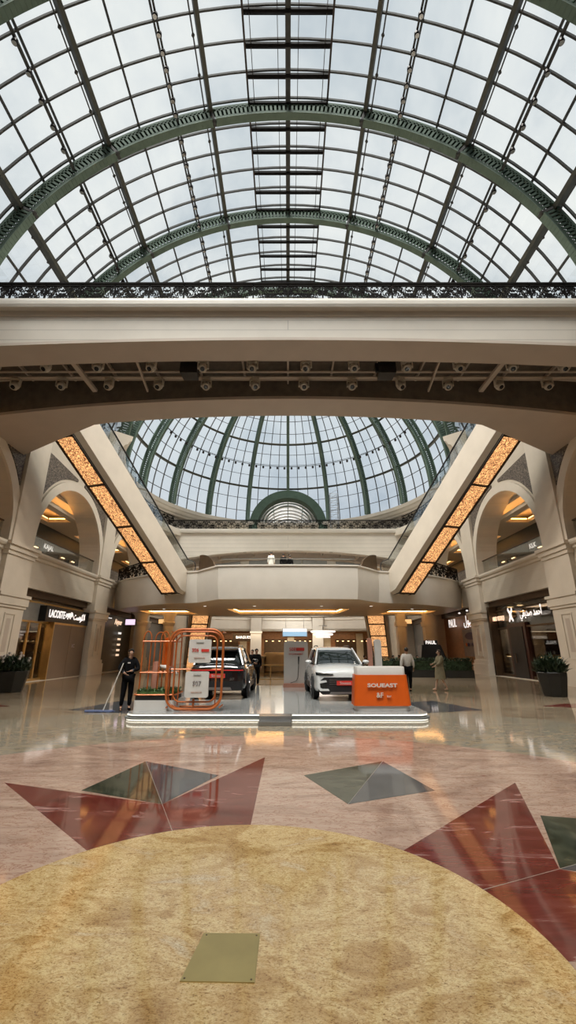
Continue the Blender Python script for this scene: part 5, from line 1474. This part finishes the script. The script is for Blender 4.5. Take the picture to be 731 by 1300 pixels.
for i, (x0, x1, y0, y1) in enumerate(((5.6, 7.6, 30.0, 30.7), (7.8, 9.8, 29.4, 30.1), (10.0, 11.8, 28.6, 29.3))):
    lb = ['long dark hedge planter behind the man in the white shirt', 'long dark hedge planter behind the walking woman', 'long dark hedge planter closest to the right stone pier'][i]
    t = thing('hedge_planter', lb, 'planter', ((x0 + x1) / 2, (y0 + y1) / 2, 0))
    MB().box(x0, x1, y0, y1, 0, .45).build('trough', M['pot'], t)
    b = MB(); b.box(x0 + .08, x1 - .08, y0 + .08, y1 - .08, .45, 1.0); leaves(b, 1500, lambda r: (r.uniform(x0, x1), r.uniform(y0, y1), r.uniform(.4, 1.15)), .16, .035, rnd); b.build('foliage', M['leafdk'], t, recalc=False)

# ------------------------------------------------------------------ people
def skin(name, P_, Ed, mt, parent, sub=1):
    names = list(P_); ix = {n: i for i, n in enumerate(names)}
    me = bpy.data.meshes.new(name); me.from_pydata([P_[n][0] for n in names], [(ix[a], ix[b_]) for a, b_ in Ed], [])
    o = bpy.data.objects.new('tmp_skin', me); col.objects.link(o)
    o.modifiers.new('skin', 'SKIN')
    for i, n in enumerate(names):
        r = P_[n][1]; r = r if isinstance(r, tuple) else (r, r)
        me.skin_vertices[0].data[i].radius = r; me.skin_vertices[0].data[i].use_root = (i == 0)
    sm = o.modifiers.new('sub', 'SUBSURF'); sm.levels = sub; sm.render_levels = sub
    bpy.context.view_layer.update()
    ev = o.evaluated_get(bpy.context.evaluated_depsgraph_get()); m2 = bpy.data.meshes.new_from_object(ev)
    bpy.data.objects.remove(o); bpy.data.meshes.remove(me)
    m2.name = name; m2.materials.clear(); m2.materials.append(mt)
    m2.polygons.foreach_set('use_smooth', [True] * len(m2.polygons))
    q = bpy.data.objects.new(name, m2); col.objects.link(q); q.parent = parent; WL[q.name] = Vector((0, 0, 0))
    return q

def person(label, loc, rz, J, cloth, skinm='skin', hairm='hair', H=1.74, group=None, hat=None, longhair=False):
    # J: joint offsets for a 1.74 m figure standing at the origin and facing -y
    t = thing('person', label, 'person', (0, 0, 0), group)
    base = dict(pelvis=(0, 0, .95), waist=(0, 0, 1.10), chest=(0, .0, 1.30), neckb=(0, .01, 1.46), neck=(0, .0, 1.53), head=(0, -.015, 1.64), crown=(0, -.005, 1.70),
                shL=(-.17, .01, 1.42), elL=(-.22, .03, 1.14), wrL=(-.23, -.03, .90), shR=(.17, .01, 1.42), elR=(.22, .03, 1.14), wrR=(.23, -.03, .90),
                hiL=(-.09, 0, .92), knL=(-.10, -.01, .50), anL=(-.10, .02, .09), toL=(-.11, -.15, .035), hiR=(.09, 0, .92), knR=(.10, -.01, .50), anR=(.10, .02, .09), toR=(.11, -.15, .035))
    base.update(J); V = {k: Vector(v) for k, v in base.items()}
    rad = dict(pelvis=(.14, .10), waist=(.125, .09), chest=(.15, .105), neckb=(.075, .065), neck=.052, head=(.078, .095), crown=(.055, .07), shL=.062, elL=.042, wrL=.027, shR=.062, elR=.042, wrR=.027,
               hiL=.085, knL=.055, anL=.036, toL=.032, hiR=.085, knR=.055, anR=.036, toR=.032)
    E_ = [('pelvis', 'waist'), ('waist', 'chest'), ('chest', 'neckb'), ('neckb', 'neck'), ('neck', 'head'), ('head', 'crown'), ('chest', 'shL'), ('shL', 'elL'), ('elL', 'wrL'), ('chest', 'shR'), ('shR', 'elR'), ('elR', 'wrR'),
          ('pelvis', 'hiL'), ('hiL', 'knL'), ('knL', 'anL'), ('anL', 'toL'), ('pelvis', 'hiR'), ('hiR', 'knR'), ('knR', 'anR'), ('anR', 'toR')]
    P_ = {k: (V[k], rad[k]) for k in V}; Ed = list(E_)
    for sd_ in 'LR':
        w = V['wr' + sd_]; d = (w - V['el' + sd_]).normalized(); cr = Vector((0, 1, 0)) if abs(d.y) < .8 else Vector((0, 0, 1)); side = d.cross(cr).normalized(); pn = side.cross(d).normalized()
        inward = Vector((1 if sd_ == 'L' else -1, 0, 0)); curl = inward if abs(inward.dot(side)) < 2 else side
        P_['pm' + sd_] = (w + d * .05, (.030, .018)); Ed.append(('wr' + sd_, 'pm' + sd_))
        for i, (off, ln) in enumerate(((-.027, .07), (-.009, .08), (.009, .074), (.026, .058))):
            a = w + d * .075 + pn * off; P_['f%s%d' % (sd_, i)] = (a, .0095); m_ = a + d * ln * .5 + curl * .008; P_['g%s%d' % (sd_, i)] = (m_, .0085); P_['h%s%d' % (sd_, i)] = (m_ + d * ln * .4 + curl * .028, .0075)
            Ed += [('pm' + sd_, 'f%s%d' % (sd_, i)), ('f%s%d' % (sd_, i), 'g%s%d' % (sd_, i)), ('g%s%d' % (sd_, i), 'h%s%d' % (sd_, i))]
        a = w + d * .03 - pn * .03; P_['t' + sd_] = (a, .011); P_['u' + sd_] = (a + d * .04 - pn * .02 + curl * .015, .009); Ed += [('pm' + sd_, 't' + sd_), ('t' + sd_, 'u' + sd_)]
    skin('body', P_, Ed, M[skinm], t)
    def grow(ks, f): return {k: (V[k], tuple((x + f) for x in (rad[k] if isinstance(rad[k], tuple) else (rad[k], rad[k])))) for k in ks}
    def garment(name, ks, f, mt, extra=None):
        P2 = grow(ks, f)
        if extra: P2.update(extra)
        Ed2 = [e for e in E_ if e[0] in P2 and e[1] in P2]
        if extra: Ed2 += extra_edges
        return skin(name, P2, Ed2, M[mt], t)
    extra_edges = []
    top, legs, sleeve = cloth['top'], cloth['legs'], cloth.get('sleeve', 'long')
    ks = ['pelvis', 'waist', 'chest', 'neckb', 'shL', 'shR', 'elL', 'elR']
    ex = {}
    for q in 'LR':
        e = V['el' + q]; w = V['wr' + q]
        if sleeve == 'long': ex['cu' + q] = (e.lerp(w, .92), (.048, .048)); extra_edges.append(('el' + q, 'cu' + q))
        else: pass
    g = garment('shirt', ks, .032, top, ex); extra_edges = []
    if cloth.get('sleevemat'):
        for q in 'LR': skin('sleeve', {'a': (V['sh' + q].lerp(V['el' + q], .75), .066), 'b': (V['el' + q], .062), 'c': (V['el' + q].lerp(V['wr' + q], .94), .046)}, [('a', 'b'), ('b', 'c')], M[cloth['sleevemat']], t)
    if cloth.get('dress'):
        b = MB(); hem = cloth['dress']; prof = [(.17, 1.12), (.19, .95), (.22, .75), (.235, hem), (.22, hem)]
        b.lathe(prof, 18, (0, (V['knL'].y + V['knR'].y) * .25, 0)); b.build('dress_skirt', M[top], t, smooth=True)
    elif legs:
        skin('trousers', {**grow(['pelvis', 'hiL', 'hiR', 'knL', 'knR'], .028), 'aL': (V['anL'] + Vector((0, 0, .03)), .056), 'aR': (V['anR'] + Vector((0, 0, .03)), .056)},
             [('pelvis', 'hiL'), ('hiL', 'knL'), ('knL', 'aL'), ('pelvis', 'hiR'), ('hiR', 'knR'), ('knR', 'aR')], M[legs], t)
    for q in 'LR':
        a, b_ = V['an' + q], V['to' + q]
        skin('shoe', {'a': (a + Vector((0, .03, -.03)), .046), 'b': (a.lerp(b_, .5) + Vector((0, 0, -.01)), .044), 'c': (b_ + Vector((0, 0, .008)), .038)}, [('a', 'b'), ('b', 'c')], M[cloth.get('shoe', 'clothblack')], t)
    h = V['head']; c = V['crown']
    b = MB(); b.ball(h + Vector((0, .02, .035)), .088, .10, .088, 16)
    b.v = [v for v in b.v]
    if not hat:
        for v in b.v:
            if v.y < h.y - .05 and v.z < h.z + .078: v.y = h.y - .02
    b.build('hair', M[hairm], t, smooth=True)
    if longhair: b = MB(); b.ball(h + Vector((0, .07, -.08)), .085, .055, .17, 14); b.build('long_hair', M[hairm], t, smooth=True)
    # face
    for s in (-1, 1):
        b = MB(); b.ball(h + Vector((s * .03, -.088, .0)), .012, .008, .008, 8); b.build('eye', M['pure'], t); b = MB(); b.ball(h + Vector((s * .03, -.095, .0)), .005, .004, .006, 6); b.build('pupil', M['black'], t)
        b = MB(); b.bar(h + Vector((s * .015, -.093, .022)), h + Vector((s * .048, -.086, .024)), .008, .006); b.build('eyebrow', M[hairm], t)
        b = MB(); b.ball(h + Vector((s * .082, .0, -.01)), .012, .02, .03, 8); b.build('ear', M[skinm], t, smooth=True)
    b = MB(); b.ball(h + Vector((0, -.098, -.025)), .013, .018, .022, 8); b.build('nose', M[skinm], t, smooth=True)
    b = MB(); b.ball(h + Vector((0, -.088, -.062)), .024, .008, .008, 8); b.build('mouth', M['clothred'], t, smooth=True)
    t.location = loc; t.rotation_euler = (0, 0, rz); sc_ = H / 1.74; t.scale = (sc_,) * 3
    return t

# cleaner
cl = person('person in a black uniform with grey sleeves holding a mop', (-4.78, 13.6, .0), R(28),
            dict(elL=(-.30, -.04, 1.18), wrL=(-.16, -.26, 1.06), elR=(.26, -.06, 1.16), wrR=(.02, -.26, 1.12), toL=(-.15, -.14, .035), anL=(-.13, .02, .09), knL=(-.11, -.03, .5), head=(0, -.035, 1.635), crown=(0, -.03, 1.695)),
            dict(top='clothblack', legs='clothblack', sleevemat='clothgrey'), H=1.72)
b = MB(); b.box(-.09, -.01, -.145, -.135, 1.33, 1.36); b.build('chest_print', M['clothwhite'], cl)
mp = thing('mop', 'flat dust mop with long pale handle and blue fringe held by the cleaner', 'mop', (-5.35, 13.35, 0))
hp0 = Vector((-5.30, 13.30, .05)); hp1 = Vector((-4.86, 13.28, 1.32))
b = MB(); b.tube([hp0, hp1], .016, 8); b.build('mop_handle', M['clothwhite'], mp)
b = MB(); b.prism([(x - 5.42, y + 13.3) for x, y in rrect(.80, .16, .06, 4)], [], fz, .004, .05)
leaves(b, 400, lambda r: (-5.42 + r.uniform(-.42, .42), 13.3 + r.uniform(-.1, .1), .006), .07, .012, rnd, .25); b.build('mop_head', M['blue'], mp)
# man in white shirt, seen from behind
person('person in a white shirt and dark trousers walking away behind the orange counter', (5.12, 19.3, 0), PI + R(4),
       dict(knL=(-.10, -.06, .50), anL=(-.10, -.10, .09), toL=(-.11, -.26, .04), knR=(.10, .02, .50), anR=(.10, .14, .10), toR=(.11, -.02, .035), elL=(-.25, .0, 1.15), wrL=(-.28, -.08, .92), elR=(.25, .04, 1.15), wrR=(.28, .0, .91)),
       dict(top='clothwhite', legs='clothblack'), H=1.78)
person('person in an olive dress walking with arm forward in front of the cafe hedges', (6.75, 20.0, 0), -PI / 2 + R(10),
       dict(knL=(-.08, -.14, .52), anL=(-.08, -.26, .09), toL=(-.08, -.42, .05), knR=(.08, .0, .5), anR=(.08, .20, .12), toR=(.08, .05, .035), elL=(-.2, -.08, 1.16), wrL=(-.14, -.30, 1.12), elR=(.2, -.1, 1.16), wrR=(.1, -.28, 1.05)),
       dict(top='clotholive', legs=None, dress=.48, shoe='skinlt'), skinm='skinlt', hairm='hairbr', H=1.70, longhair=True)
person('person in dark clothes standing beside the black car, nearer of two', (-1.55, 22.0, 0), R(20), dict(elL=(-.27, -.02, 1.16), wrL=(-.15, -.2, 1.1)), dict(top='clothblack', legs='clothblack'), H=1.74)
person('person in dark clothes standing behind the other one beside the black car', (-1.95, 24.4, 0), R(-30), {}, dict(top='clothblack', legs='clothgrey'), H=1.70)
person('person in a white robe standing at the balcony rail above the cars', (-1.25, 31.0, 6.9), PI, {}, dict(top='clothwhite', legs=None, dress=.1), H=1.75)
person('person in black standing at the balcony rail beside the white-robed one', (-.35, 31.2, 6.9), PI - .2, {}, dict(top='clothblack', legs='clothblack'), H=1.66)
person('person in black standing at the balcony rail, furthest right of three', (.15, 31.6, 6.9), R(170), {}, dict(top='clothblack', legs='clothgrey'), H=1.62)

# seated cafe guests with chairs and tables
def chair(x, y, rz, lbl, sh=.46):
    t = thing('cafe_chair', lbl, 'chair', (0, 0, 0), 'cafe chairs behind the hedges')
    MB().box(-.21, .21, -.2, .2, sh - .04, sh).build('seat', M['wood'], t); MB().box(-.2, .2, .18, .21, sh + .15, sh + .42).build('backrest', M['wood'], t)
    for sx in (-1, 1):
        for sy in (-1, 1):
            b = MB(); b.tube([(sx * .18, sy * .17, sh - .03), (sx * .2, sy * .19 + (.03 if sy > 0 else 0), 0)], .018, 6); b.build('leg', M['wood'], t)
        b = MB(); b.tube([(sx * .19, .19, sh - .02), (sx * .19, .21, sh + .42)], .016, 6); b.build('back_post', M['wood'], t)
    place(t, (x, y, 0), rz)
sit = dict(pelvis=(0, .02, .52), waist=(0, .03, .68), chest=(0, .0, .88), neckb=(0, .0, 1.04), neck=(0, -.01, 1.11), head=(0, -.03, 1.22), crown=(0, -.02, 1.28), shL=(-.17, 0, 1.0), shR=(.17, 0, 1.0), elL=(-.23, -.08, .76), elR=(.23, -.08, .76), wrL=(-.16, -.32, .80), wrR=(.16, -.32, .80),
           hiL=(-.09, -.02, .53), hiR=(.09, -.02, .53), knL=(-.11, -.42, .52), knR=(.11, -.42, .52), anL=(-.11, -.40, .09), anR=(.11, -.40, .09), toL=(-.11, -.57, .035), toR=(.11, -.57, .035))
for i, (x, y, rz, top, ds) in enumerate(((5.4, 31.6, 1.2, 'clothwhite', 'white top by the escalator'), (6.3, 31.9, -.9, 'clothblack', 'black top'), (7.35, 31.3, .8, 'clothblue', 'blue top'),
                                     (8.1, 32.6, -1.4, 'clothred', 'dull red top'), (8.9, 30.9, 0.2, 'clothgrey', 'grey top'), (4.5, 32.8, 1.6, 'clothred', 'dark red top by the posts'))):
    person('person seated at the cafe behind the hedges in a ' + ds, (x, y, 0), rz, sit, dict(top=top, legs='clothblack'), group=None)
    chair(x, y, rz, 'brown wooden cafe chair under the person in a ' + ds)
for x, y, d in ((5.85, 31.3, 'nearest the escalator'), (7.8, 31.9, 'in the middle of the cafe'), (9.3, 30.6, 'by the stone pier')):
    t = thing('cafe_table', 'small round cafe table behind the hedges, ' + d, 'table', (x, y, 0))
    b = MB(); b.lathe([(.33, .72), (.34, .735), (.33, .75)], 20, (x, y, 0)); b.build('tabletop', M['wood'], t)
    b = MB(); b.lathe([(.2, 0), (.2, .02), (.03, .05), (.03, .72)], 14, (x, y, 0)); b.build('pedestal', M['black'], t)

# ------------------------------------------------------------------ sun, shop lights and added fill lights
def area(name, loc, size, e, colr=(1, .75, .5), rot=(0, 0, 0), sy=None):
    l = bpy.data.lights.new(name, 'AREA'); l.energy = e; l.color = colr; l.size = size
    if sy: l.shape = 'RECTANGLE'; l.size_y = sy
    o = bpy.data.objects.new(name, l); col.objects.link(o); o.location = loc; o.rotation_euler = rot
    return o
sl = bpy.data.lights.new('veiled_sun', 'SUN'); sl.energy = 7.0; sl.angle = R(28); sl.color = (1, .965, .91)
so = bpy.data.objects.new('veiled_sun', sl); col.objects.link(so); so.location = (0, -20, 60)
so.rotation_euler = Vector((.10, .50, -1)).to_track_quat('-Z', 'Y').to_euler()
area('shop_ceiling_light', (-17, 25, 4.6), 2, 420, (1, .66, .4))
area('shop_ceiling_light', (16.6, 27, 4.5), 1.5, 190, (1, .7, .45), sy=6)
k_ = 0
for s in (-1, 1):
    for y in (9.4, 17.2, 22.6, 25.0, 29.2):  # fill spots added along the lamp cables to brighten the opposite walls
        l = bpy.data.lights.new('cable_fill_spot', 'SPOT'); l.energy = 4300; l.color = (1, .9, .76); l.spot_size = R(85); l.spot_blend = .9; l.shadow_soft_size = .35
        o = bpy.data.objects.new('cable_fill_spot', l); col.objects.link(o); p = vp(14.0, 48.3 * s, y); o.location = p
        o.rotation_euler = (Vector((-s * 13.5, y + 3, 4.5)) - p).to_track_quat('-Z', 'Y').to_euler()
for x in (-9, -3, 3, 9):  # added fill, no fixture modelled: lifts the distant gallery fascia
    l = bpy.data.lights.new('far_hall_fill', 'SPOT'); l.energy = 2600; l.color = (1, .93, .82); l.spot_size = R(120); l.spot_blend = .9; l.shadow_soft_size = .25
    o = bpy.data.objects.new('far_hall_fill', l); col.objects.link(o); o.location = (x, 53.5, 15.8); o.rotation_euler = (Vector((x, 62, 5)) - Vector(o.location)).to_track_quat('-Z', 'Y').to_euler()
area('back_shop_light', (0, 63, 4.2), 20, 420, (1, .8, .55), sy=2)
area('balcony_cove_fill', (0, 37, 5.3), 8, 150, (1, .62, .28), sy=4)  # area light added inside the slab, boosts the glow through the cove openings
